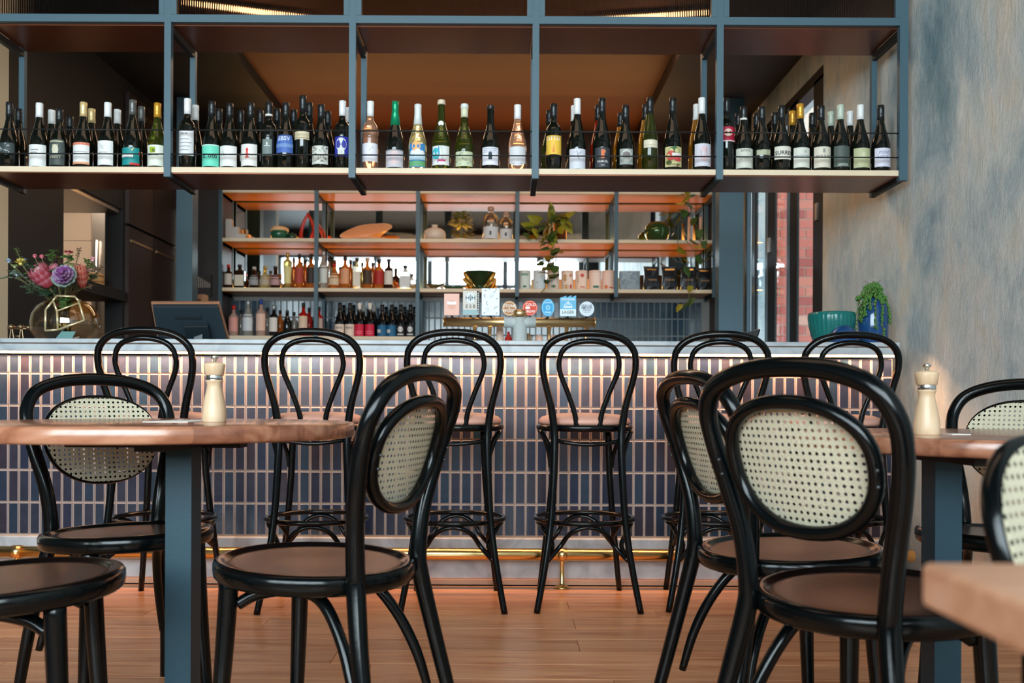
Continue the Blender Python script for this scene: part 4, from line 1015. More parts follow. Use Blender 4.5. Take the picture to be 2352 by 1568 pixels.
for i, (px, top, m, w) in enumerate(((675, 592, AM, 'the tall tapered liqueur bottle'), (702, 596, AM, 'the bottle with the dull red label'), (756, 590, CL, 'the clear vodka-style bottle'), (781, 612, AM, 'the short fat amber bottle'), (805, 597, AM, 'the peach label bottle'), (832, 602, YG, 'the square golden bottle'), (856, 602, AM, 'the disc label bottle'),
        (596, 622, DKG, 'the squat bottles with grey labels'), (622, 622, CL, 'the squat golden bottle'), (906, 640, AM, 'the dark amber bottle with the white label'))):
    spirit(px, top, 17, 3, 'rd', m, cK, None, 'back-row spirit bottle behind ' + w, Y=YS + .2)
sp4 = [
 (537, 701, 22, 'rd', PKB, cR, (216, 150, 140), 'pinkish gin bottle with a red cap, left end of the lower bottle shelf'),
 (570, 690, 24, 'sl', CL, cS, (206, 210, 214), 'tall clear bottle with a silver cap on the lower shelf'),
 (600, 687, 23, 'rd', PKB, cB, (226, 186, 166), 'peach-tinted bottle with a blue cap'),
 (629, 701, 20, 'rd', BK, cS, (222, 214, 206), 'black bottle with a white label on the lower shelf'),
 (660, 712, 18, 'sl', BK, cK, None, 'narrow black bottle without a label'),
 (697, 695, 22, 'rd', RD, cK, (226, 196, 170), 'red aperitif bottle with a cream label'),
 (733, 704, 19, 'rd', RD, cK, (190, 170, 160), 'red bottle half hidden behind the second upright')]
for s in sp4: spirit(s[0], s[1], s[2], 4, s[3], s[4], s[5], s[6], s[7])
for px, top, m, w in ((553, 712, CL, 'the pinkish gin bottle'), (614, 706, CL, 'the peach-tinted bottle'), (643, 712, AM, 'the black bottle with the white label'), (676, 716, CL, 'the narrow black bottle'), (710, 706, RD, 'the red aperitif bottle')):
    spirit(px, top, 16, 4, 'rd', m, cK, None, 'back-row bottle on the lower shelf behind ' + w, Y=YS + .2)
wl4 = [(781, 'K', (226, 206, 190), 'cream label, first of the matching pair', 'READ'), (804, 'K', (226, 206, 190), 'cream label, second of the matching pair', 'READ'),
       (826, 'W', (206, 30, 66), 'crimson label and white cap, left one', None), (850, 'W', (206, 30, 66), 'crimson label and white cap, right one', None),
       (878, 'K', (30, 96, 136), 'blue label with a pale corner, left one', None), (900, 'K', (30, 96, 136), 'blue label with a pale corner, right one', None),
       (921, 'K', (30, 30, 32), 'black label with a white emblem, left one', None), (943, 'K', (30, 30, 32), 'black label with a white emblem, right one', None)]
for px, cap, lc, w, tx in wl4:
    mk = [('t', tx, 0, .7, .55, (110, 90, 80))] if tx else ([('d', 0, .62, .5, .25, (226, 226, 226)), ('r', -.6, .1, .6, .22, (200, 200, 200))] if lc[0] == 30 and lc[1] == 30 else ([('r', -1.0, .3, -.2, .6, (206, 206, 200))] if lc[0] == 30 else [('r', -.7, .2, .7, .26, (236, 120, 140)), ('r', -.7, .36, .7, .42, (236, 120, 140))]))
    spirit(px, 695 if px < 860 else 699, 23, 4, 'wn', BK, mat('cap_white', C(226, 220, 210), .4) if cap == 'W' else cK, lc, 'small wine bottle on the lower back shelf, ' + w, (.02, .36), group='wine bottles on the lower back shelf', marks=mk)
    spirit(px + 9, 700 if px < 860 else 704, 20, 4, 'wn', BK, mat('cap_white', C(226, 220, 210), .4) if cap == 'W' else cK, None, 'wine bottle standing behind the one with ' + w, Y=YS + .2, group='wine bottles on the lower back shelf')
# ================================================================== ORNAMENTS ON THE BACK BAR
def on(px, shelf, Y=None):
    Y = Y or YS + .12
    return PX(px, Y, 600), Y, SZ[shelf] + .001
U = (YS + .12) / F            # metres per pixel at the shelf
def leaf(mb, c, L, w, yaw, pitch, fold=.25, mi=0, roll=0):
    """a pointed leaf with a folded midrib and real thickness from its curl"""
    d = Vector((math.cos(yaw) * math.cos(pitch), math.sin(yaw) * math.cos(pitch), math.sin(pitch)))
    sd = Vector((-math.sin(yaw), math.cos(yaw), 0)); sd = (Matrix.Rotation(roll, 3, d) @ sd); up = d.cross(sd).normalized() * -1
    c = Vector(c); vs = []; prof_ = ((0, 0.05), (.22, .8), (.5, 1.0), (.78, .6), (1, .02))
    for t, k in prof_:
        m = c + d * L * t - Vector((0, 0, 1)) * L * .22 * t * t
        vs += [m + sd * w * k * .5 + up * fold * w * k * .5, m, m - sd * w * k * .5 + up * fold * w * k * .5]
    fs = []
    for i in range(4):
        q = 3 * i; fs += [(q, q + 3, q + 4, q + 1), (q + 1, q + 4, q + 5, q + 2)]
    mb.add(vs, fs, True, mi)
def heart(mb, c, L, w, yaw, pitch, mi=0, roll=0):
    d = Vector((math.cos(yaw) * math.cos(pitch), math.sin(yaw) * math.cos(pitch), math.sin(pitch)))
    sd = Vector((-math.sin(yaw), math.cos(yaw), 0)); sd = (Matrix.Rotation(roll, 3, d) @ sd); up = d.cross(sd).normalized() * -1
    c = Vector(c); vs = []
    for t, k, b in ((0, .1, .0), (.05, .85, -.12), (.35, 1.0, 0), (.65, .66, 0), (1, .02, 0)):
        m = c + d * L * t
        vs += [m + sd * w * k * .5 + d * L * b + up * .15 * w * k, m, m - sd * w * k * .5 + d * L * b + up * .15 * w * k]
    fs = []
    for i in range(4):
        q = 3 * i; fs += [(q, q + 3, q + 4, q + 1), (q + 1, q + 4, q + 5, q + 2)]
    mb.add(vs, fs, True, mi)
# speckled stepped blocks
M_terr = mat('speckled_terrazzo', C(206, 200, 194), .7, vary=.35, bscale=140); M_och = mat('ochre_block', C(206, 150, 90), .6)
x, y, z = on(512, 2)
t = thing('stepped_bookend', 'speckled pale stone stepped block at the left end of the ornament shelf', 'ornament', (x, y, z))
st_ = [(0, 0), (53 * U, 0), (53 * U, 14 * U), (38 * U, 14 * U), (38 * U, 30 * U), (22 * U, 30 * U), (22 * U, 48 * U), (0, 48 * U)]
bevel(MB().prism(st_, -.03, .03).build('block', M_terr, t), .006)
t = thing('stepped_bookend', 'ochre stepped block behind the speckled one', 'ornament', (x + .06, y + .09, z))
bevel(MB().prism([(a * .95, b * .62) for a, b in st_], -.025, .025).build('block', M_och, t), .005)
# green ribbed jar and small bowl
x, y, z = on(642, 2)
t = thing('ribbed_jar', 'green ribbed jar with a cream dimpled lid', 'jar', (x, y, z))
MB().lathe([(.05, 0), (.066, .01), (.07, .05), (.068, .07), (.06, .075)], 0, 0, 0, 48, ribs=20, ramp_=.03).build('body', mat('bottle_green_glaze', C(30, 90, 62), .2), t)
MB().lathe([(.066, .072), (.072, .078), (.070, .094), (.055, .108), (.02, .104), (1e-3, .1)], 0, 0, 0, 32).build('lid', mat('cream_glaze', C(226, 186, 136), .4), t)
t = thing('glass_dish', 'small dark green glass dish beside the ribbed jar', 'dish', (on(671, 2)[0], y, z))
MB().lathe([(.02, 0), (.03, .004), (.034, .05), (.024, .055), (.006, .05), (.009, .062), (1e-3, .066)], 0, 0, 0, 20).build('body', mat('dark_green_glass', C(36, 70, 50), .1), t)
# red arch sculpture
x, y, z = on(707, 2)
t = thing('arch_sculpture', 'glossy red looped arch sculpture behind the second upright', 'ornament', (x, y + .02, z))
rm = mat('red_orange_glaze', C(196, 48, 26), .15, vary=.3, bscale=20)
MB().tube([(-.06, 0, 0.01), (-.058, 0, .08), (-.035, 0, .16), (-.005, 0, .205), (.022, 0, .165), (.044, .0, .09), (.05, 0, .01)], [.018, .014, .013, .012, .013, .015, .018], 12, 5).build('arch', rm, t)
MB().tube([(.05, .0, .01), (.075, .01, .08), (.10, .02, .10), (.122, .02, .06), (.125, .02, .01)], [.016, .012, .011, .012, .014], 12, 5).build('arch', rm, t)
MB().ball((-.005, 0, .215), .012, 10, 6, sz=1.6).build('tip', rm, t)
# peach bowl on a plate
pm = mat('peach_glaze', C(232, 166, 116), .25)
x, y, z = on(848, 2)
t = thing('flat_plate', 'flat peach ceramic plate under the tilted dish', 'plate', (x, y, z)); MB().lathe([(.10, 0), (.17, .006), (.175, .014), (.168, .016), (.1, .008), (1e-3, .006)], 0, 0, 0, 40, sy=.6).build('plate', pm, t)
t = thing('tilted_dish', 'peach free-form dish standing tilted on the flat plate', 'dish', (x - .02, y, z + .014))
vs = []; fs = []
N = 28; shp = []
for i in range(N):
    a = 2 * PI * i / N; rx = .18 * (1 + .18 * math.cos(2 * a + .3)); rz2 = .052 * (1 + .15 * math.cos(3 * a))
    shp.append((rx * math.cos(a), rz2 * math.sin(a) + .18 * .22 * math.cos(a)))
mb = MB()
vs = [(a * .5, -.02 + .05, .02 + b * .25) for a, b in shp] + [(a * .97, -.045 - .004, .055 + b) for a, b in shp] + [(a, -.052, .055 + b * 1.05) for a, b in shp] + [(a * .96, -.04, .055 + b * .92) for a, b in shp] + [(a * .45, .02, .03 + b * .3) for a, b in shp]
for r in range(4):
    for i in range(N): j = (i + 1) % N; fs.append((r * N + i, r * N + j, (r + 1) * N + j, (r + 1) * N + i))
fs += [tuple(range(N - 1, -1, -1)), tuple(range(4 * N, 5 * N))]
mb.add(vs, fs, True).build('dish', pm, t)
# pale vase, bushy plant, two demijohns
x, y, z = on(998, 2)
t = thing('squat_vase', 'squat off-white ribbed vase on the ornament shelf', 'vase', (x, y, z))
MB().lathe([(.05, 0), (.075, .01), (.088, .03), (.09, .055), (.082, .08), (.06, .098), (.03, .108), (.022, .112), (.022, .125), (.026, .13), (.018, .131), (.016, .115)], 0, 0, 0, 32).build('body', mat('chalk_glaze', C(214, 196, 178), .4, bump=.3, bscale=90), t)
x, y, z = on(1058, 2)
t = thing('bushy_plant', 'small bushy yellow-green plant in a low pale dish', 'plant', (x, y, z))
MB().lathe([(.05, 0), (.075, .008), (.07, .016), (.02, .02), (1e-3, .02)], 0, 0, 0, 24).build('dish', mat('chalk_glaze', C(214, 196, 178), .4), t)
MB().tube([(.01, 0, .01), (.0, 0, .07), (.012, 0, .12)], [.012, .01, .008], 8, 4).build('stem', M_stem, t)
rr = random.Random(3); mb = MB()
for i in range(230):
    a, b = rr.uniform(0, 2 * PI), rr.uniform(-.4, 1.2); r = rr.uniform(.02, .08)
    leaf(mb, (r * math.cos(a) * math.cos(b), r * math.sin(a) * math.cos(b) * .8, .15 + r * 1.1 * math.sin(b)), rr.uniform(.034, .05), .02, a, b * .6, mi=i % 2)
mb.build('foliage', [M_green2, mat('olive_leaf', C(120, 120, 40), .5)], t)['kind'] = 'stuff'
for px, w, top, lab in ((1127, 40, 473, 'larger clear glass demijohn with a pale label'), (1162, 33, 484, 'smaller clear glass demijohn with a pale label')):
    x, y, z = on(px, 2); R = w / 2 * U; H = (553 - top) * U
    t = thing('demijohn', lab, 'bottle', (x, y, z))
    MB().lathe([(R * .9, 0), (R, .006), (R, H * .55), (R * .92, H * .66), (R * .65, H * .76), (R * .25, H * .83), (R * .22, H * .88)], 0, 0, 0, 24).build('glass_body', M_clear, t)
    MB().lathe([(R * .36, H * .86), (R * .38, H * .97), (R * .2, H), (1e-3, H)], 0, 0, 0, 16).build('stopper', mat('smoked_stopper', C(190, 150, 130), .2, trans=.3), t)
    mb = MB(); vs = []
    for i in (0, 1):
        for j in range(11): a = -.95 + 1.9 * j / 10; vs.append(((R + .001) * math.sin(a), -(R + .001) * math.cos(a), H * (.05 + .34 * i)))
    mb.add(vs, [(j, j + 1, j + 12, j + 11) for j in range(10)], True); lo = mb.build('label', mat('label_paper', C(206, 212, 218), .6), t)
    MB().box(-.01, .006, -R - .004, -R - .002, H * .15, H * .26).build('mark', mat('label_ink', C(70, 80, 90), .6), lo)
# pothos in a bronze pot
x, y, z = on(1286, 2)
t = thing('trailing_plant', 'yellow-green trailing pothos in a bronze pot, left part of the right shelf', 'plant', (x, y, z))
MB().lathe([(.042, 0), (.05, .004), (.06, .155), (.062, .16), (.055, .16), (.05, .13), (1e-3, .128)], 0, 0, 0, 28).build('pot', mat('bronze_pot', C(150, 106, 70), .3, metal=.8), t)
vines = [[(1286, 508), (1270, 500), (1250, 520), (1232, 516), (1210, 540)], [(1286, 505), (1268, 470 + 20), (1262, 530), (1258, 560), (1266, 590), (1252, 620), (1262, 640), (1248, 668)], [(1280, 505), (1262, 540), (1240, 555), (1230, 520)], [(1290, 505), (1297, 490), (1302, 520)], [(1284, 505), (1264, 478)], [(1270, 560), (1278, 575), (1276, 600), (1272, 640)]]
rr = random.Random(11); mb = MB(); ms = MB()
for v in vines:
    pts = []
    for i, (a, b) in enumerate(v): X_, Z_ = P(a, b, YS - .03); pts.append((X_ - x, (YS - .035 - .02 * (i % 2)) - y if i else -.04, Z_ - z))
    ms.tube(pts, .0022, 5, 4)
    q = catmull(pts, 4)
    for p in q[1::2]:
        L = rr.uniform(.065, .105); heart(mb, (p[0] + rr.uniform(-.02, .02), p[1] - rr.uniform(0, .025), p[2]), L, L * .82, rr.uniform(PI, 2 * PI), rr.uniform(-1.2, .2), mi=rr.choice([0, 0, 1]), roll=rr.uniform(-.5, .5))
for (a, b, L, yaw, pit) in ((1264, 500, .13, 4.6, 1.2), (1288, 498, .13, -.3, .3), (1298, 505, .13, -.3, -1.1), (1226, 520, .11, 3.3, .2), (1240, 508, .12, 3.6, .3), (1262, 520, .12, 4.2, -1.2), (1245, 545, .12, 4.4, -1.0), (1264, 535, .13, 5.2, -1.2), (1285, 520, .10, 5.0, -.8)):
    X_, Z_ = P(a, b, YS - .04); heart(mb, (X_ - x, YS - .04 - y, Z_ - z), L, L * .7, yaw, pit, mi=1, roll=.9)
ms.build('vine', M_stem, t); mb.build('leaves', [M_green, M_green2], t)
# glass globe
x, y, z = on(1509, 2)
t = thing('glass_globe', 'round green-gold glass globe vase on the right of the ornament shelf', 'vase', (x, y, z))
MB().lathe([(.05, 0), (.075, .015), (.097, .055), (.103, .09), (.095, .125), (.07, .152), (.035, .165), (1e-3, .168)], 0, 0, 0, 36).build('globe', mat('green_gold_glass', C(60, 84, 44), .06, metal=.35), t)
# hanging plant on the right
x, y, z = on(1575, 1, YS + .03)
t = thing('hanging_plant', 'leafy vine hanging from the top shelf at its right end', 'plant', (x, y, z))
MB().lathe([(.04, 0), (.055, .004), (.06, .07), (.055, .07), (.05, .05), (1e-3, .05)], 0, .05, 0, 24).build('pot', M_white, t)
vines = [[(1575, 432), (1580, 455), (1578, 480), (1565, 505), (1572, 545), (1590, 570), (1612, 600), (1625, 590)], [(1572, 440), (1574, 470), (1562, 500), (1557, 540), (1560, 590), (1578, 620), (1582, 680), (1572, 700), (1558, 705)], [(1585, 440), (1586, 480), (1600, 520), (1612, 560), (1636, 575)]]
mb = MB(); ms = MB(); rr = random.Random(21)
for v in vines:
    pts = []
    for i, (a, b) in enumerate(v): X_, Z_ = P(a, b, YS - .05); pts.append((X_ - x, YS - .05 - y if i else -.02, Z_ - z))
    ms.tube(pts, .0024, 5, 4)
    q = catmull(pts, 3)
    for i, p in enumerate(q[1::2]):
        L = rr.uniform(.065, .10); heart(mb, (p[0] + rr.uniform(-.03, .03), p[1] - rr.uniform(0, .02), p[2] + .02), L, L * .7, rr.uniform(PI, 2 * PI), rr.uniform(-1.3, -.1), mi=rr.choice([0, 0, 0, 1]), roll=rr.uniform(-.6, .6))
ms.build('vine', M_stem, t); mb.build('leaves', [M_green, M_green2], t)
for k, (px, w) in enumerate(((1476, 38), (1518, 38), (1562, 34))):
    x, y, z = on(px, 1); t = thing('white_bowl', ['left', 'middle', 'right'][k] + ' white bowl on the very top shelf, mostly hidden by the rack', 'bowl', (x, y, z), 0, 'white bowls on the top shelf')
    MB().lathe([(.03, 0), (.034, .004), (w * U * .5, .045), (w * U * .5 - .003, .046), (.03, .008), (1e-3, .008)], 0, 0, 0, 24).build('bowl', M_white, t)
# upright slim candles / slats seen behind the hanging vine
for k, px in enumerate((1583, 1609)):
    x, y, z = on(px, 2, YS + .2); t = thing('pillar_candle', ['left', 'right'][k] + ' tall pale candle behind the hanging vine', 'candle', (x, y, z), 0, 'tall candles at the right end of the shelf')
    MB().lathe([(.012, 0), (.012, .22), (.004, .225), (1e-3, .225)], 0, 0, 0, 14).build('wax', mat('candle_wax', C(226, 190, 166), .5), t); MB().rod((0, 0, .225), (0, 0, .235), .001, 5).build('wick', M_dark, t)
# shelf 3, right half
x, y, z = on(997, 3)
t = thing('gravy_boat', 'small bronze gravy boat with a curled handle', 'jug', (x, y, z)); gm = mat('bronze_green_glaze', C(104, 92, 58), .25, metal=.4)
MB().lathe([(.02, 0), (.026, .006), (.018, .012), (.045, .03), (.052, .045), (.048, .045), (.03, .022), (1e-3, .018)], 0, 0, 0, 24, sx=1.15).build('body', gm, t)
MB().tube([(.05, 0, .04), (.075, 0, .05), (.088, 0, .062)], [.012, .008, .004], 8, 4).build('spout', gm, t); MB().tube([(-.05, 0, .04), (-.075, 0, .045), (-.08, 0, .068), (-.06, 0, .075), (-.055, 0, .065)], .003, 6, 4).build('handle', gm, t)
x, y, z = on(1043, 3)
t = thing('green_dish', 'low dark green dish between the gravy boat and the footed bowl', 'dish', (x, y, z)); MB().lathe([(.05, 0), (.055, .004), (.088, .024), (.084, .025), (.05, .01), (1e-3, .008)], 0, 0, 0, 32).build('dish', mat('deep_green_glaze', C(36, 66, 34), .2), t)
x, y, z = on(1102, 3)
t = thing('footed_bowl', 'large footed bowl glazed dark green with gold flames', 'bowl', (x, y, z))
MB().lathe([(.045, 0), (.05, .01), (.034, .024), (.05, .045), (.085, .085), (.105, .115), (.128, .14), (.133, .145), (.124, .144), (.09, .1), (1e-3, .05)], 0, 0, 0, 48).build('bowl', mat('dark_green_glaze', C(32, 62, 34), .15, vary=.3), t)
gd = mat('gold_glaze', C(190, 146, 70), .25, metal=.6)
for s_ in (-1, 1):
    MB().tube([(s_ * .118, -.04, .138), (s_ * .108, -.055, .11), (s_ * .082, -.06, .075), (s_ * .052, -.045, .045)], [.016, .018, .016, .006], 8, 4).tube([(s_ * .13, -.02, .09), (s_ * .10, -.03, .06), (s_ * .06, -.03, .03)], [.014, .016, .008], 8, 4).build('gold_flame', gd, t)
canl = ['pale with a green band', 'pale with grey scribbles', 'cream with a brown frame and green leaf', 'cream with ochre and red arcs', 'cream with a red half sun and black bar', 'cream with a small green block', 'cream with a black triangle and orange foot']
cf = [(206, 214, 206), (206, 214, 218), (232, 208, 188), (234, 206, 188), (236, 204, 184), (236, 206, 190), (238, 204, 188)]
for k, px in enumerate((1205, 1239, 1271, 1303, 1335, 1367, 1397)):
    x, y, z = on(px, 3, YS + .07); R = 14.5 * U; H = 44 * U
    t = thing('canister', 'coffee canister, ' + canl[k], 'canister', (x, y, z), 0, 'coffee canisters on the bottle shelf')
    MB().lathe([(R * .97, 0), (R, .003), (R, H - .004), (R * .98, H - .002), (R * .9, H), (1e-3, H)], 0, 0, 0, 28).build('tin', mat('canister_paint', C(*cf[k]), .45), t)
    MB().lathe([(R * 1.01, H - .018), (R * 1.01, H - .016)], 0, 0, 0, 28).build('lid_seam', mat('seam_tan', C(190, 160, 140), .5), t)
    sh = {0: [('r', -.6, .7, .6, .82, (130, 160, 140)), ('d', 0, .14, .3, .06, (40, 110, 90))], 1: [('l', (-.6, .8), (-.3, .75), .05, DK), ('l', (-.2, .85), (0, .8), .05, DK), ('l', (.3, .7), (.5, .5), .05, DK), ('l', (-.5, .4), (-.3, .3), .05, DK)],
          2: [('l', (-.1, .8), (.6, .8), .06, (120, 80, 60)), ('l', (.6, .8), (.6, .3), .06, (120, 80, 60)), ('d', .0, .15, .4, .07, (50, 100, 60))], 3: [('d', -.4, .6, .25, .2, (206, 150, 80)), ('d', -.2, .14, .4, .1, (206, 150, 80)), ('d', .5, .15, .15, .12, (180, 40, 40)), ('d', .5, .72, .2, .1, (200, 120, 100))],
          4: [('l', (-.6, .8), (-.6, .3), .07, DK), ('d', .1, .72, .3, .1, (206, 60, 50)), ('r', -.2, .1, .5, .15, (206, 90, 70))], 5: [('r', -.4, .08, .5, .2, (50, 110, 90)), ('l', (-.3, .8), (-.1, .65), .04, (190, 190, 150)), ('l', (.1, .8), (.2, .7), .04, (190, 190, 150))], 6: [('p', [(-.2, .82), (.4, .82), (.1, .73)], DK), ('d', -.4, .14, .25, .1, (220, 110, 50)), ('r', 0, .08, .7, .14, (210, 80, 40))]}[k]
    m2 = MB(); ms_ = []
    def fn(u, v, e): a = u / R; return ((R + .001 + e) * math.sin(a), -(R + .001 + e) * math.cos(a), v)
    cv = []
    for s in [('r', -.68, .06, .68, .88, tuple(min(255, q + 8) for q in cf[k]))] + sh:
        if s[0] == 'r': cv.append(('r', s[1] * R, s[2] * H, s[3] * R, s[4] * H, s[5]))
        elif s[0] == 'd': cv.append(('d', s[1] * R, s[2] * H, s[3] * R, s[4] * H, s[5]))
        elif s[0] == 'l': cv.append(('l', (s[1][0] * R, s[1][1] * H), (s[2][0] * R, s[2][1] * H), s[3] * R, s[4]))
        else: cv.append(('p', [(a * R, b * H) for a, b in s[1]], s[2]))
    ink(m2, cv, fn, ms_); m2.build('label', ms_, t)
x, y, z = on(1446, 3)
bevel(tag(MB().box(x - 24 * U, x + 24 * U, y - .01, y + .008, z, z + 46 * U).build('marble_board', marble_mat('blue_grey_marble', C(84, 104, 118), C(130, 148, 158), C(170, 182, 188), 14)), 'blue-grey marble board leaning upright beside the canisters', 'board'), .004)
for k, px in enumerate((1496, 1538, 1581, 1617)):
    x, y, z = on(px, 3, YS + .08); w = 18 * U; H = (55 if k < 3 else 52) * U
    t = thing('coffee_bag', ['first', 'second', 'third', 'fourth'][k] + ' black foil coffee bag from the left', 'coffee bag', (x, y, z), (.15, -.05, -.1, .1)[k], 'black coffee bags on the bottle shelf')
    mb = MB(); vs = []; R_ = [(0, .95, .8), (.15, 1, 1), (.55, .93, .85), (.82, .95, .35), (.9, 1.0, .06), (1, 1.0, .05)]
    for f, a, b in R_:
        for j in range(12):
            an = 2 * PI * j / 12; cx, cy = math.cos(an), math.sin(an)
            vs.append((w * a * math.copysign(abs(cx) ** .5, cx) * (1 + .03 * math.sin(j * 5 + f * 9)), .034 * b * math.copysign(abs(cy) ** .6, cy) + .004 * math.sin(j * 3 + f * 20), H * f))
    fs = [(i * 12 + j, i * 12 + (j + 1) % 12, (i + 1) * 12 + (j + 1) % 12, (i + 1) * 12 + j) for i in range(5) for j in range(12)] + [tuple(range(11, -1, -1)), tuple(range(60, 72))]
    mb.add(vs, fs, False).build('pouch', mat('black_foil', C(40, 42, 46), .28, metal=.3, bump=.5, bscale=18), t)
    MB().box(-w * .6, w * .6, -.012, -.006, H * .84, H * .90).build('tin_tie', mat('copper_tie', C(206, 130, 60), .3, metal=.8), t)
    m2 = MB(); ms_ = []; ink(m2, [('t', 'ROASTED', 0, H * .42, .016, (190, 140, 90))], lambda u, v, e: (u, -.036 - e, v), ms_); m2.build('print', ms_, t)

# ================================================================== BEER TAP
YT = 4.34; UT = YT / F; zc = 1.055
t = thing('beer_tap', 'brass T-shaped beer tap tower with a frosted column', 'beer tap', (0, 0, 0))
xa, zt_ = P(1021, 739, YT); xb, _ = P(1365, 741, YT); xc = PX(1194, YT, 740)
MB().rod((xa, YT, zt_), (xb, YT, zt_), .0225, 20).build('arm', M_brass2, t)
MB().rod((xa - .006, YT, zt_), (xa, YT, zt_), .0235, 20).rod((xb, YT, zt_), (xb + .006, YT, zt_), .0235, 20).build('end_cap', M_brass2, t)
MB().lathe([(.045, 0), (.042, .006), (.034, .012), (.034, zt_ - zc + .03)], xc, YT, zc, 24).build('column', M_frost, t)
MB().lathe([(.036, zt_ - zc + .022), (.036, zt_ - zc + .055), (.030, zt_ - zc + .058), (1e-3, zt_ - zc + .058)], xc, YT, zc, 24).build('column_cap', M_brass2, t)
MB().rod((xc - .075, YT, zt_), (xc + .075, YT, zt_), .0265, 20).build('frosted_joint', M_frost, t)
for px in (1090, 1125, 1262, 1302, 1347):
    x = PX(px, YT, 760)
    MB().tube([(x, YT + .0, zt_ - .022), (x, YT + .03, zt_ - .045), (x, YT + .035, zt_ - .085)], [.010, .009, .007], 10, 4).build('nozzle', M_brass2, t)
def badge(px, py, hw, hh, shape, col, shapes, lab):
    x, z = P(px, py, YT); a, b = hw * UT, hh * UT
    q = thing('tap_badge', lab, 'tap badge', (x, YT - .012, z), 0, 'beer tap badges')
    if shape == 'o': mb = MB().prism([(a * math.cos(2 * PI * i / 40), b * math.sin(2 * PI * i / 40)) for i in range(40)], -.006, .006)
    elif shape == 'z': mb = MB().prism([(-a, -b), (a, -b), (a, b), (.42 * a, b * .8), (.42 * a, b), (-.2 * a, b * .78), (-.2 * a, b * .96), (-a, b * .76)], -.006, .006)
    else: mb = MB().cbox(-a, a, -.006, .006, -b, b, .0015)
    bo = mb.build('plate', mat('badge_face', C(*col), .4), q)
    MB().rod((0, .012, -b - (z - b - zt_ - .02)), (0, .012, -b * .3), .006, 8).build('lever', M_dark, q)
    sh = []
    for s in shapes:
        if s[0] == 'r': sh.append(('r', s[1] * a, s[2] * b, s[3] * a, s[4] * b, s[5]))
        elif s[0] == 'd': sh.append(('d', s[1] * a, s[2] * b, s[3] * a, s[4] * b, s[5]))
        elif s[0] == 't': sh.append(('t', s[1], s[2] * a, s[3] * b, s[4] * a, s[5]))
        elif s[0] == 'l': sh.append(('l', (s[1][0] * a, s[1][1] * b), (s[2][0] * a, s[2][1] * b), s[3] * a, s[4]))
        elif s[0] == 'p': sh.append(('p', [(u * a, v * b) for u, v in s[1]], s[2]))
    m2 = MB(); ms_ = []; ink(m2, sh, lambda u, v, e: (u, -.0062 - e, v), ms_)
    if m2.v: m2.build('print', ms_, bo)
PK = (222, 164, 144); BL = (70, 170, 214)
badge(1038, 700, 17.5, 25, 'r', PK, [('r', -.85, .84, .85, .87, (236, 190, 170)), ('r', -.85, -.87, .85, -.84, (236, 190, 170)), ('d', 0, 0, .62, .48, (232, 184, 166)), ('d', 0, 0, .55, .42, PK), ('r', -.6, .0, .6, .26, (240, 236, 232)), ('t', 'SPORT', 0, .13, .42, (200, 120, 100)), ('r', -.3, -.2, .3, 0, (240, 236, 232))], 'peach rectangular tap badge, leftmost')
badge(1081, 696.5, 17.5, 28, 'r', (196, 186, 172), [('d', 0, .42, .72, .43, (230, 234, 236)), ('d', 0, .42, .66, .39, (130, 150, 160)), ('d', 0, .42, .62, .37, (228, 232, 234)), ('t', 'H|H', 0, .4, .78, (60, 76, 84)), ('p', [(0, .72), (-.1, .62), (.1, .62)], (60, 76, 84)), ('t', 'E S B', 0, -.28, .62, (90, 90, 90)), ('r', -1, -.96, 1, -.55, (150, 176, 180))], 'beige tap badge with a round emblem reading ESB')
badge(1098.5, 696.5, 3.2, 28, 'r', (44, 44, 46), [('r', -.5, -.9 + k * .18, .5, -.82 + k * .18, (206, 206, 200)) for k in range(10)], 'narrow black checked strip beside the ESB badge')
badge(1127, 694, 20.5, 31, 'r', (222, 228, 230), [('l', (u, v), (u + .24 * math.cos(g_), v + .16 * math.sin(g_)), .06, (56, 62, 70)) for u, v, g_ in ((-.7, .8, .3), (.5, .85, .7), (.3, .72, .2), (-.75, .45, .9), (-.6, .3, 2), (.6, .2, .5), (-.5, -.1, 1), (-.35, -.25, 2), (.55, -.4, .3), (.4, -.55, 1.2), (.6, -.9, .8), (-.8, -.85, .4), (-.1, .9, 2.2))] + [('l', (u, v), (u + .5, v + .12), .03, (140, 150, 160)) for u, v in ((-.1, .5), (-.05, .4), (-.2, .3), (-.7, -.5), (-.6, -.62), (-.5, -.74))], 'white tap badge with small black doodles')
badge(1170, 709, 16.5, 17, 'o', (186, 134, 92), [('d', 0, 0, .9, .9, (222, 190, 150)), ('d', 0, 0, .82, .82, (176, 122, 80)), ('t', 'STONE', 0, .32, .56, (240, 232, 220)), ('t', '&', 0, .0, .3, (240, 232, 220)), ('t', 'WOOD', 0, -.34, .56, (240, 232, 220))], 'round tan tap badge left of the column')
badge(1217, 708, 17, 17, 'o', (220, 78, 48), [('d', 0, 0, .92, .92, (236, 140, 120)), ('d', 0, 0, .86, .86, (214, 66, 40)), ('t', 'COLD', .1, .42, .5, (244, 226, 218)), ('d', -.3, .02, .34, .2, (244, 226, 218)), ('t', 'BREW', .0, -.48, .5, (244, 226, 218))], 'round orange-red tap badge right of the column')
badge(1258, 707, 14.5, 20, 'o', BL, [('d', 0, 0, .86, .9, (120, 200, 230)), ('d', 0, 0, .8, .84, (60, 156, 204)), ('d', 0, 0, .34, .26, (170, 216, 236)), ('d', 0, 0, .2, .15, (60, 156, 204)), ('t', 'LAZYBOY', 0, .55, .3, (226, 240, 246)), ('t', 'PALE', 0, -.55, .4, (226, 240, 246))], 'oval sky blue tap badge')
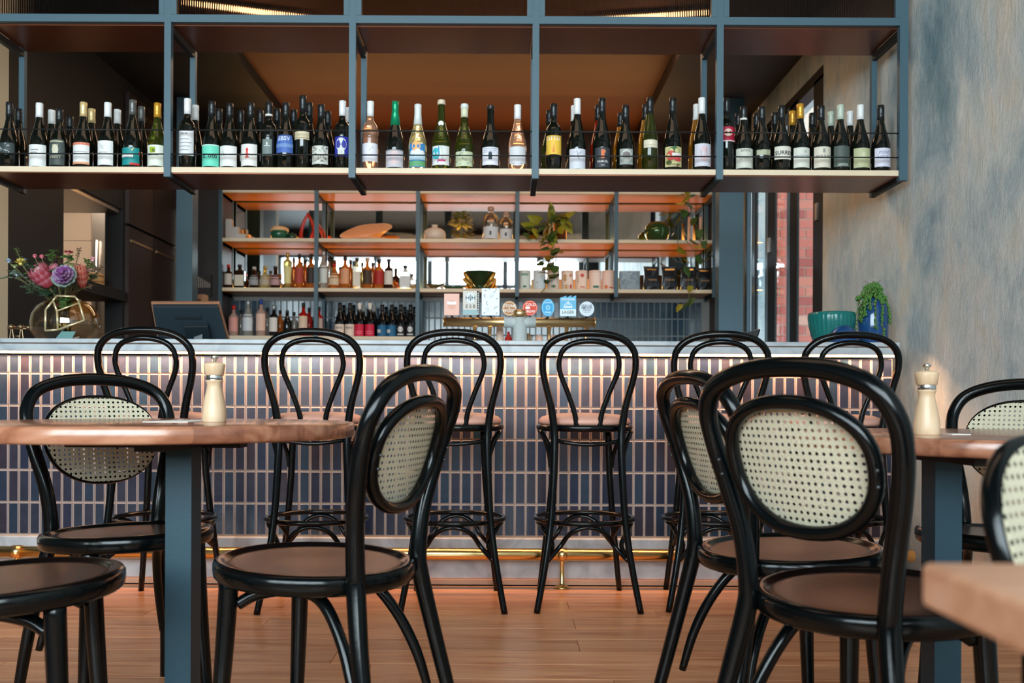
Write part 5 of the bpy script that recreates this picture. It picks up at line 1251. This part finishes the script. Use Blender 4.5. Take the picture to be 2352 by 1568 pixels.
badge(1304, 703, 18.5, 24, 'z', (70, 160, 200), [('t', 'STOMPING', 0, .6, .34, (228, 238, 242)), ('l', (-.5, .0), (0, .42), .07, (228, 238, 242)), ('l', (.5, .0), (0, .42), .07, (228, 238, 242)), ('l', (-.2, 0), (0, .3), .06, (228, 238, 242)), ('l', (.2, 0), (0, .3), .06, (228, 238, 242)), ('r', -.55, -.18, .55, -.04, (228, 238, 242)), ('r', -1, -.98, 1, -.32, (214, 226, 230)), ('t', 'LAGER', 0, -.62, .5, (110, 120, 124))], 'blue tap badge with a zigzag top reading LAGER')
badge(1347, 710, 17, 17, 'o', (196, 206, 214), [('d', 0, 0, .9, .9, (210, 218, 224)), ('t', 'WILLIE', 0, .4, .46, (90, 104, 114)), ('t', 'SMITHS', 0, .12, .46, (90, 104, 114)), ('t', 'CIDER', 0, -.2, .4, (130, 144, 154)), ('r', -.4, -.5, .4, -.44, (130, 144, 154))], 'round pale grey tap badge, rightmost')

# things standing under and behind the taps on the counter
def cup(px, w, h, label, m, Y=4.5, name='paper_cup', cat='cup', flip=True, grp='cups behind the taps'):
    x = PX(px, Y, 780); R = w / 2 * Y / F; t = thing(name, label, cat, (x, Y, zc), 0, grp); H = h * Y / F
    a, b = (R, R * .75) if flip else (R * .75, R)
    MB().lathe([(a, 0), (a, .003), (b, H - .002), (b * .9, H), (1e-3, H)], 0, 0, 0, 20).build('body', m, t); return t
pc = mat('cream_paper_cup', C(226, 200, 180), .6)
cup(1148, 20, 50, 'tall stack of cream cups left of the tap column', pc, name='cup_stack')
for k, (px, w, h) in enumerate(((1238, 22, 30), (1266, 24, 32), (1292, 22, 28), (1318, 20, 20))):
    cup(px, w, h, ['first', 'second', 'third', 'fourth'][k] + ' upturned pale pink cup right of the tap column', mat('pink_ceramic', C(230, 190, 170), .4), Y=4.5 + .03 * (k % 2), name='upturned_cup')
rb_ = cup(1167, 17, 28, 'small red squeeze bottle with a round red tip', mat('red_plastic', C(170, 30, 26), .35), name='squeeze_bottle', cat='bottle', grp=None) if False else None
t = thing('squeeze_bottle', 'small red squeeze bottle left of the tap column', 'bottle', (PX(1168, 4.5, 780), 4.5, zc))
MB().lathe([(.018, 0), (.019, .003), (.019, .05), (.012, .058)], 0, 0, 0, 18).build('body', mat('red_plastic', C(176, 34, 30), .3), t); MB().lathe([(.012, .058), (.006, .068), (.007, .078), (1e-3, .084)], 0, 0, 0, 14).build('cap', mat('bright_red_cap', C(214, 40, 40), .3), t)
for k, px in enumerate((1207, 1214)):
    t = thing('tasting_glass', ['front', 'rear'][k] + ' small clear tasting glass beside the tap column', 'glass', (PX(px, 4.5, 780), 4.45 + .09 * k, zc)); MB().lathe([(.018, 0), (.02, .002), (.024, .07), (.0225, .07), (.018, .006), (1e-3, .006)], 0, 0, 0, 20).build('bowl', M_clear, t)
cm = thing('coffee_grinder_lid', 'dark machine part seen under the left tap arm', 'machine', (PX(1095, 4.52, 780), 4.52, zc)); MB().cbox(-.055, .055, -.05, .05, .012, .075, .01).build('body', M_dark, cm); MB().lathe([(.05, 0), (.05, .01), (.03, .012)], 0, 0, 0, 20).build('foot', M_chrome, cm)
# ================================================================== THINGS ON THE COUNTER
# till screen
YP = 4.3; UP = YP / F
t = thing('till_screen', 'dark touch-screen till seen from behind, on the counter', 'till', (0, 0, 0))
def Q(px, py, Y): X_, Z_ = P(px, py, Y); return Vector((X_, Y, Z_))
# slab leaning back: bottom edge nearer the staff, top edge towards the room
A, B = Q(346, 699, 4.22), Q(504, 699, 4.30); D_, Cc = Q(362, 786, 4.36), Q(528, 786, 4.44)
n_ = (B - A).cross(D_ - A).normalized();  n_ = n_ if n_.y > 0 else -n_
def slab(a, b, c, d, n, t0, t1, m, name, par, ins=0):
    ce = (a + b + c + d) / 4; q = [v + (ce - v) * ins for v in (a, b, c, d)]
    mb = MB(); mb.add([v + n * t0 for v in q] + [v + n * t1 for v in q], [(0, 1, 2, 3), (7, 6, 5, 4), (0, 4, 5, 1), (1, 5, 6, 2), (2, 6, 7, 3), (3, 7, 4, 0)])
    return bevel(mb.build(name, m, par), .003)
M_pos = mat('charcoal_plastic', C(36, 48, 56), .35)
slab(A, B, Cc, D_, n_, .012, .03, mat('till_bezel_copper', C(190, 140, 110), .3, metal=.6), 'bezel', t)
slab(A, B, Cc, D_, n_, -.012, .012, M_pos, 'rear_shell', t, .05)
slab(A, B, Cc, D_, n_, .03, .032, mat('screen_glass', C(10, 10, 12), .05), 'screen', t, .06)
ce = (A + B + Cc + D_) / 4; ex = (B - A).normalized(); ez = (A - D_).normalized()
def patch(cx, cz, w, h, t0, t1, m, name, par):
    c = ce + ex * cx + ez * cz; return slab(c - ex * w + ez * h, c + ex * w + ez * h, c + ex * w - ez * h, c - ex * w - ez * h, n_, t0, t1, m, name, par)
patch(-.0, .045, .06, .011, -.016, -.012, mat('charcoal_panel', C(28, 38, 44), .4), 'vent_panel', t)
patch(.03, -.03, .055, .045, -.045, -.012, mat('charcoal_panel', C(28, 38, 44), .4), 'hinge_block', t)
MB().cbox(ce.x - .02, ce.x + .10, ce.y - .05, ce.y + .09, zc, zc + .02, .004).box(ce.x + .02, ce.x + .06, ce.y + .0, ce.y + .03, zc + .015, ce.z - .02).build('stand', M_pos, t)
# small teal card holder
t = thing('card_holder', 'small teal card stand in front of the flower vase', 'card stand', (PX(148, 4.06, 775), 4.06, 1.055))
MB().prism([(-.045, 0), (.03, 0), (.045, .042), (-.018, .042)], -.002, .0).build('card', mat('teal_card', C(96, 136, 134), .5), t, (0, 0, 0), (-.3, 0, 0)); MB().box(-.03, .05, .0, .04, 0, .004).build('base', M_dark, t)
t = thing('business_card', 'white card lying against the vase', 'card', (PX(166, 4.12, 770), 4.12, 1.06)); MB().box(-.025, .025, -.02, .02, 0, .002).build('card', M_white, t, (0, 0, .008), (.3, -.1, 0))
# ornate brass stand at the left
t = thing('brass_stand', 'small ornate brass serving stand on a wooden tray at the far left', 'ornament', (PX(44, 4.3, 775), 4.3, 1.072))
bw = mat('antique_brass', C(160, 136, 104), .3, metal=.9)
tag(MB().cbox(PX(-60, 4.3), PX(68, 4.3), 4.2, 4.4, 1.0552, 1.0712, .003).build('wooden_tray', wood_mat('tray_wood', C(120, 76, 56), C(150, 100, 76), C(170, 120, 96), .5)), 'reddish wooden tray under the brass stand', 'tray')
for dx in (-.035, .01):
    for s_ in (-1, 1): MB().tube([(dx + s_ * .011, 0, 0), (dx + s_ * .006, 0, .03), (dx + s_ * .003, 0, .055)], .0022, 6, 3).build('leg', bw, t)
    MB().lathe([(.006, .052), (.018, .056), (.020, .063), (.012, .066), (.008, .07), (1e-3, .073)], dx, 0, 0, 20).build('cup', bw, t)
MB().rod((-.055, 0, .053), (.065, 0, .053), .003).build('crossbar', bw, t); MB().lathe([(.004, .048), (.014, .055), (.015, .063), (1e-3, .067)], .045, 0, 0, 20).build('cup', bw, t)
MB().rod((-.035, 0, .018), (.01, 0, .018), .002).build('crossbar', bw, t)

# flower vase with gilt geometric wire frame
YV = 4.22; UV_ = YV / F
vx, vz = PX(150, YV, 740), 1.0552
t = thing('flower_vase', 'bulging clear amber glass vase with a gilt geometric frame', 'vase', (vx, YV, vz))
H = PZ(682, YV, 150) - vz
MB().lathe([(.08, 0), (.125, .012), (.148, .05), (.153, .09), (.146, .13), (.125, .165), (.09, .19), (.06, .2), (.056, .2), (.085, .186), (.12, .16), (.14, .128), (.146, .09), (.142, .052), (.12, .016), (.08, .006), (1e-3, .006)], 0, 0, 0, 48, sy=.75, ribs=5, ramp_=.035).build('glass_body', M_vase, t)
gold = mat('gilt_wire', C(226, 206, 160), .3, metal=.55)
def W_(px, py, dy): X_, Z_ = P(px, py, YV - dy); return (X_ - vx, -dy, Z_ - vz)
fr1 = [(104, 759, .12), (105, 711, .125), (122, 690, .11), (131, 714, .125), (133, 757, .12)]
fr2 = [(133, 757, .12), (194, 735, .10), (180, 690, .09), (172, 681, .08), (130, 679, .09), (122, 690, .11)]
mb = MB()
for fr_l, close in ((fr1, True), (fr2, False)):
    pts = [W_(*p) for p in fr_l]
    for i in range(len(pts) - (0 if close else 1)):
        mb.rod(pts[i], pts[(i + 1) % len(pts)], .0048, 6)
mb.rod(W_(131, 714, .125), W_(180, 696, .09), .004, 6)
mb.build('wire_frame', gold, t)
MB().lathe([(.07, .012), (.125, .04), (.132, .085), (.12, .10), (1e-3, .10)], 0, 0, 0, 36, sy=.7).build('water', thin_glass('murky_water', C(206, 206, 170), .05), t)
# flowers
rr = random.Random(5)
GFl = 'flowers in the amber vase'
def fthing(name, label, cat='flower'): return thing(name, label, cat, (vx, YV, vz), 0, GFl)
def FL(px, py, dy=.0): X_, Z_ = P(px, py, YV - dy); return Vector((X_ - vx, -dy, Z_ - vz))
def stem(t, c, r=.0028):
    MB().tube([(rr.uniform(-.03, .03), rr.uniform(-.02, .02), .04), (c.x * .25, c.y * .3, .18), (c.x * .8, c.y * .8, .18 + (c.z - .18) * .7), tuple(c)], r, 6, 4).build('stem', M_stem, t)
# protea: overlapping pointed bracts around a pale cone
def protea(px, py, L, R, yaw, label, c1=(150, 50, 62), c2=(190, 150, 150)):
    t = fthing('protea', label); c = FL(px, py, .09); stem(t, c, .004)
    ax = Vector((math.cos(yaw) * .75, -.45, math.sin(yaw) * .75)).normalized()
    base = c - ax * L * .5; u = ax.cross(Vector((0, 1, 0))).normalized(); w = ax.cross(u)
    mb = MB()
    for ring in range(6):
        f = ring / 5
        for k in range(12):
            a = 2 * PI * (k + .5 * (ring % 2)) / 12; rad_ = R * (.45 + .55 * math.sin(PI * min(.62, .15 + f * .5)))
            rv = u * math.cos(a) + w * math.sin(a); tg = u * -math.sin(a) + w * math.cos(a)
            p0 = base + ax * L * f * .55 + rv * rad_ * .75; p1 = base + ax * L * (f * .55 + .22) + rv * rad_ * 1.08; p2 = base + ax * L * (f * .55 + .46) + rv * rad_ * .95
            ww = R * .24
            mb.add([p0 - tg * ww * .6, p0 + tg * ww * .6, p1 - tg * ww, p1 + rv * .003, p1 + tg * ww, p2], [(0, 1, 3), (0, 3, 2), (1, 4, 3), (2, 3, 5), (3, 4, 5)], True, ring % 2)
    mb.build('bracts', [mat('protea_crimson', C(*c1), .55), mat('protea_pink', C(min(255, c1[0] + 20), c1[1] + 44, c1[2] + 44), .55)], t)
    m2 = MB(); m2.ball(tuple(base + ax * L * .62), R * .62, 14, 9, sz=1.2); m2.build('centre', mat('protea_centre', C(*c2), .8, bump=.8, bscale=160), t)
protea(97, 633, .105, .045, 2.1, 'large crimson-pink protea, left in the bouquet')
protea(127, 620, .06, .018, 1.7, 'small closed protea bud behind the purple kale', (170, 70, 86))
protea(187, 633, .11, .024, 1.45, 'brownish-orange banksia head right of the purple kale', (170, 70, 56), (190, 110, 80))
# ornamental kale
t = fthing('ornamental_kale', 'purple and mint ornamental kale rosette in the middle of the bouquet'); c = FL(152, 641, .15); stem(t, c, .005)
ax = Vector((.05, -.9, .4)).normalized(); u = ax.cross(Vector((0, 0, 1))).normalized(); w = u.cross(ax)
mb = MB()
for ring in range(5):
    n_p = 7 if ring < 3 else 5
    for k in range(n_p):
        a = 2 * PI * (k + .5 * ring + rr.uniform(-.1, .1)) / n_p; R0 = .05 * (1 - ring * .18); rv = u * math.cos(a) + w * math.sin(a); tg = u * -math.sin(a) + w * math.cos(a)
        lift = .012 * ring
        vs = []
        for f, wd, up_ in ((.1, .3, 0), (.55, .75, .004), (.9, .95, .012), (1.08, .6, .020)):
            for j in range(-2, 3): vs.append(c + rv * R0 * f + tg * R0 * wd * .62 * j / 2 + ax * (lift + up_ + .004 * math.sin(j * 2.2 + f * 9) + .010 * abs(j) / 2 * f))
        mb.add(vs, [(i * 5 + j, i * 5 + j + 1, i * 5 + j + 6, i * 5 + j + 5) for i in range(3) for j in range(4)], True, 0 if ring == 0 else (1 if ring < 4 and (k + ring) % 3 else 2))
mb.build('petals', [mat('kale_mint', C(150, 168, 156), .5), mat('kale_lilac', C(184, 150, 186), .5), mat('kale_purple', C(140, 80, 140), .5)], t)
# small blooms
def bloom(px, py, r, col, name, label, dy=.08, n=16, cup_=.4):
    t = fthing(name, label); c = FL(px, py, dy); stem(t, c, .002); mb = MB()
    for k in range(n):
        a = 2 * PI * k / n * 2.4; e = -.2 + 1.5 * k / n
        leaf(mb, tuple(c), r, r * .7, a, e * cup_ + .3, .2)
    mb.ball(tuple(c), r * .3, 8, 5)
    mb.build('petals', mat('petals_' + name, C(*col), .6), t)
bloom(80, 590, .018, (226, 130, 146), 'pink_bud', 'left pink bud at the top of the bouquet', .05, 10, 1.6)
bloom(96, 591, .018, (226, 130, 146), 'pink_bud', 'right pink bud at the top of the bouquet', .05, 10, 1.6)
bloom(157, 580, .026, (216, 120, 120), 'coral_bloom', 'flat coral flower at the top right', .06, 14, .3)
bloom(213, 597, .022, (230, 176, 182), 'pale_pink_bloom', 'pale pink flower at the right edge', .05, 12, .8)
bloom(48, 605, .034, (226, 206, 110), 'yellow_bloom', 'pale yellow rose at the left', .08, 26, .9)
bloom(34, 612, .022, (190, 206, 150), 'lime_bloom', 'lime green filler bloom beside the yellow rose', .09, 14)
bloom(178, 620, .024, (226, 190, 110), 'gold_bloom', 'golden yellow flower above the purple kale', .1, 18)
bloom(163, 611, .020, (220, 210, 170), 'cream_bloom', 'cream flower above the purple kale', .09, 14)
bloom(20, 601, .020, (160, 180, 196), 'blue_thistle', 'blue-grey thistle at the far left', .04, 14, 1.2)
bloom(200, 622, .022, (226, 190, 190), 'blush_bloom', 'blush flower right of the banksia', .08, 14)
bloom(38, 632, .016, (196, 210, 216), 'white_bloom', 'small white-blue flower low at the left', .1, 12)
bloom(57, 596, .014, (170, 186, 196), 'grey_bloom', 'small grey-blue bud left of the pink buds', .07, 12)
t = thing('foliage_sprays', 'mixed green foliage sprays of the bouquet', 'foliage', (vx, YV, vz))
mb = MB(); ms = MB()
sprays = [((100, 680), (60, 620), (36, 570), 0, .016), ((110, 680), (40, 640), (5, 638), 2, .014), ((110, 680), (70, 660), (70, 672), 1, .018), ((130, 680), (120, 600), (124, 575), 0, .026), ((150, 680), (160, 600), (152, 590), 0, .026),
          ((160, 680), (176, 600), (182, 572), 3, .012), ((170, 680), (210, 640), (232, 612), 3, .014), ((170, 680), (205, 620), (200, 596), 0, .02), ((165, 680), (200, 650), (218, 630), 1, .02), ((120, 680), (100, 640), (92, 600), 3, .022), ((120, 680), (60, 640), (28, 622), 2, .022),
          ((130, 682), (112, 672), (100, 678), 1, .034), ((150, 684), (150, 690), (153, 706), 0, .03), ((120, 680), (130, 620), (136, 590), 3, .024), ((140, 682), (170, 670), (215, 655), 3, .02), ((125, 680), (85, 625), (62, 606), 1, .022), ((120, 680), (80, 655), (55, 660), 1, .02), ((140, 680), (140, 640), (130, 615), 1, .03), ((150, 680), (175, 640), (190, 612), 0, .026)]
for a, b, c_, mi, L in sprays:
    dy = rr.uniform(.0, .1); pts = [FL(a[0], a[1], .02), FL(b[0], b[1], dy), FL(c_[0], c_[1], dy + .02)]
    ms.tube([tuple(p) for p in pts], .0017, 5, 5)
    q = catmull([tuple(p) for p in pts], 9)[4:]
    for i, p in enumerate(q):
        for s_ in (-1, 1):
            leaf(mb, p, L * rr.uniform(.8, 1.35), L * .5, (0 if s_ > 0 else PI) + rr.uniform(-.9, .9), rr.uniform(-.3, .9), mi=mi, roll=rr.uniform(-1.2, 1.2))
ms.build('twigs', M_stem, t); mb.build('leaves', [M_green, mat('deep_leaf', C(44, 66, 46), .5, vary=.3), M_green3, mat('bronze_leaf', C(96, 66, 54), .5, vary=.3)], t)['kind'] = 'stuff'

# right end of the counter
YQ = 4.22
def cx_(px, Y=YQ): return PX(px, Y, 750)
t = thing('ribbed_planter', 'large teal ribbed bowl at the right end of the counter', 'bowl', (cx_(1910), YQ, 1.0552))
R = 52 * YQ / F
pf = [(R * .62, 0), (R * .72, .006), (R * .86, .05), (R * .97, .10), (R, .135), (R * .985, .152), (R * .95, .154), (R * .92, .145), (R * .8, .06), (1e-3, .02)]
mb = MB(); n = 120; vs = []
for r, z in pf:
    for k in range(n):
        a = 2 * PI * k / n; am = .018 if .02 < z < .145 and r > R * .7 else .0
        vs.append((r * (1 + am * (abs(math.cos(15 * a)) * 2 - 1)) * math.cos(a), r * (1 + am * (abs(math.cos(15 * a)) * 2 - 1)) * math.sin(a), z))
fs = [(i * n + k, i * n + (k + 1) % n, (i + 1) * n + (k + 1) % n, (i + 1) * n + k) for i in range(len(pf) - 1) for k in range(n)] + [tuple(range(n - 1, -1, -1)), tuple(range((len(pf) - 1) * n, len(pf) * n))]
mb.add(vs, fs, True).build('bowl', mat('teal_glaze', C(22, 104, 100), .22), t)
blue = mat('cobalt_glaze', C(34, 76, 128), .1, coat=.4, vary=.35, bscale=18)
t = thing('tall_blue_vase', 'tall glossy cobalt blue vase planted with a trailing succulent', 'vase', (cx_(2005), YQ + .0, 1.0552))
MB().lathe([(.045, 0), (.060, .006), (.0675, .03), (.0675, .13), (.064, .175), (.052, .205), (.034, .222), (.028, .226), (.026, .21), (1e-3, .2)], 0, 0, 0, 40).build('body', blue, t)
t2 = thing('trailing_succulent', 'bright green beaded succulent spilling over the tall blue vase', 'plant', (cx_(2005), YQ, 1.0552 + .2))
rr = random.Random(9); bead = MB(); sm_ = MB(); bead.ball((0, 0, 0), 1, 7, 4); bm = (bead.v, bead.f)
mb = MB()
for s_ in range(34):
    a = rr.uniform(0, 2 * PI); out_ = rr.uniform(.02, .065); drop = rr.uniform(.0, .16) if s_ > 6 else -.02
    pts = [(0, 0, .02), (out_ * .5 * math.cos(a), out_ * .5 * math.sin(a), .06 + .03 * rr.random()), (out_ * math.cos(a), out_ * math.sin(a), .035), ((out_ + .025) * math.cos(a), (out_ + .02) * math.sin(a), .01 - drop * .5), ((out_ + .03) * math.cos(a), (out_ + .025) * math.sin(a), -drop)]
    sm_.tube(pts, .0015, 5, 3)
    for p in catmull(pts, 5)[2:]:
        for _ in range(2):
            q = Vector(p) + Vector((rr.uniform(-.006, .006), rr.uniform(-.006, .006), rr.uniform(-.005, .005))); r_ = rr.uniform(.0035, .0055)
            mb.add([(q.x + v[0] * r_, q.y + v[1] * r_, q.z + v[2] * r_ * 1.3) for v in bm[0]], bm[1], True)
sm_.build('strand', M_stem, t2); mb.build('beads', mat('succulent_green', C(74, 120, 50), .45), t2)['kind'] = 'stuff'
mb = MB()
for a in (.3, 1.2, 2.4, 3.0, 5.9): leaf(mb, (0, 0, .07), .07, .006, a, .9)
mb.build('spiky_leaf', M_green, t2)
t = thing('small_blue_vase', 'low domed cobalt blue pot in front of the teal bowl', 'vase', (cx_(1938, 4.1), 4.10, 1.0552))
MB().lathe([(.05, 0), (.062, .008), (.066, .03), (.058, .055), (.04, .075), (.018, .086), (.012, .088), (1e-3, .086)], 0, 0, 0, 36).build('body', blue, t)
# tilted tablet
t = thing('tablet_stand', 'dark tablet on a stand seen edge-on, near the right end of the counter', 'tablet', (cx_(1712, 4.4), 4.4, 1.0552))
MB().prism([(-.055, .06), (.042, .085), (.048, .083), (.02, .0), (.012, .0)], -.09, .09).build('shell', M_dark, t)
MB().prism([(.044, .088), (.051, .086), (.022, .0), (.016, .0)], -.09, .09).build('screen_edge', mat('silver_edge', C(200, 206, 208), .3, metal=.5), t)
MB().cbox(-.06, .03, -.06, .06, 0, .008, .002).build('base', M_pos, t)
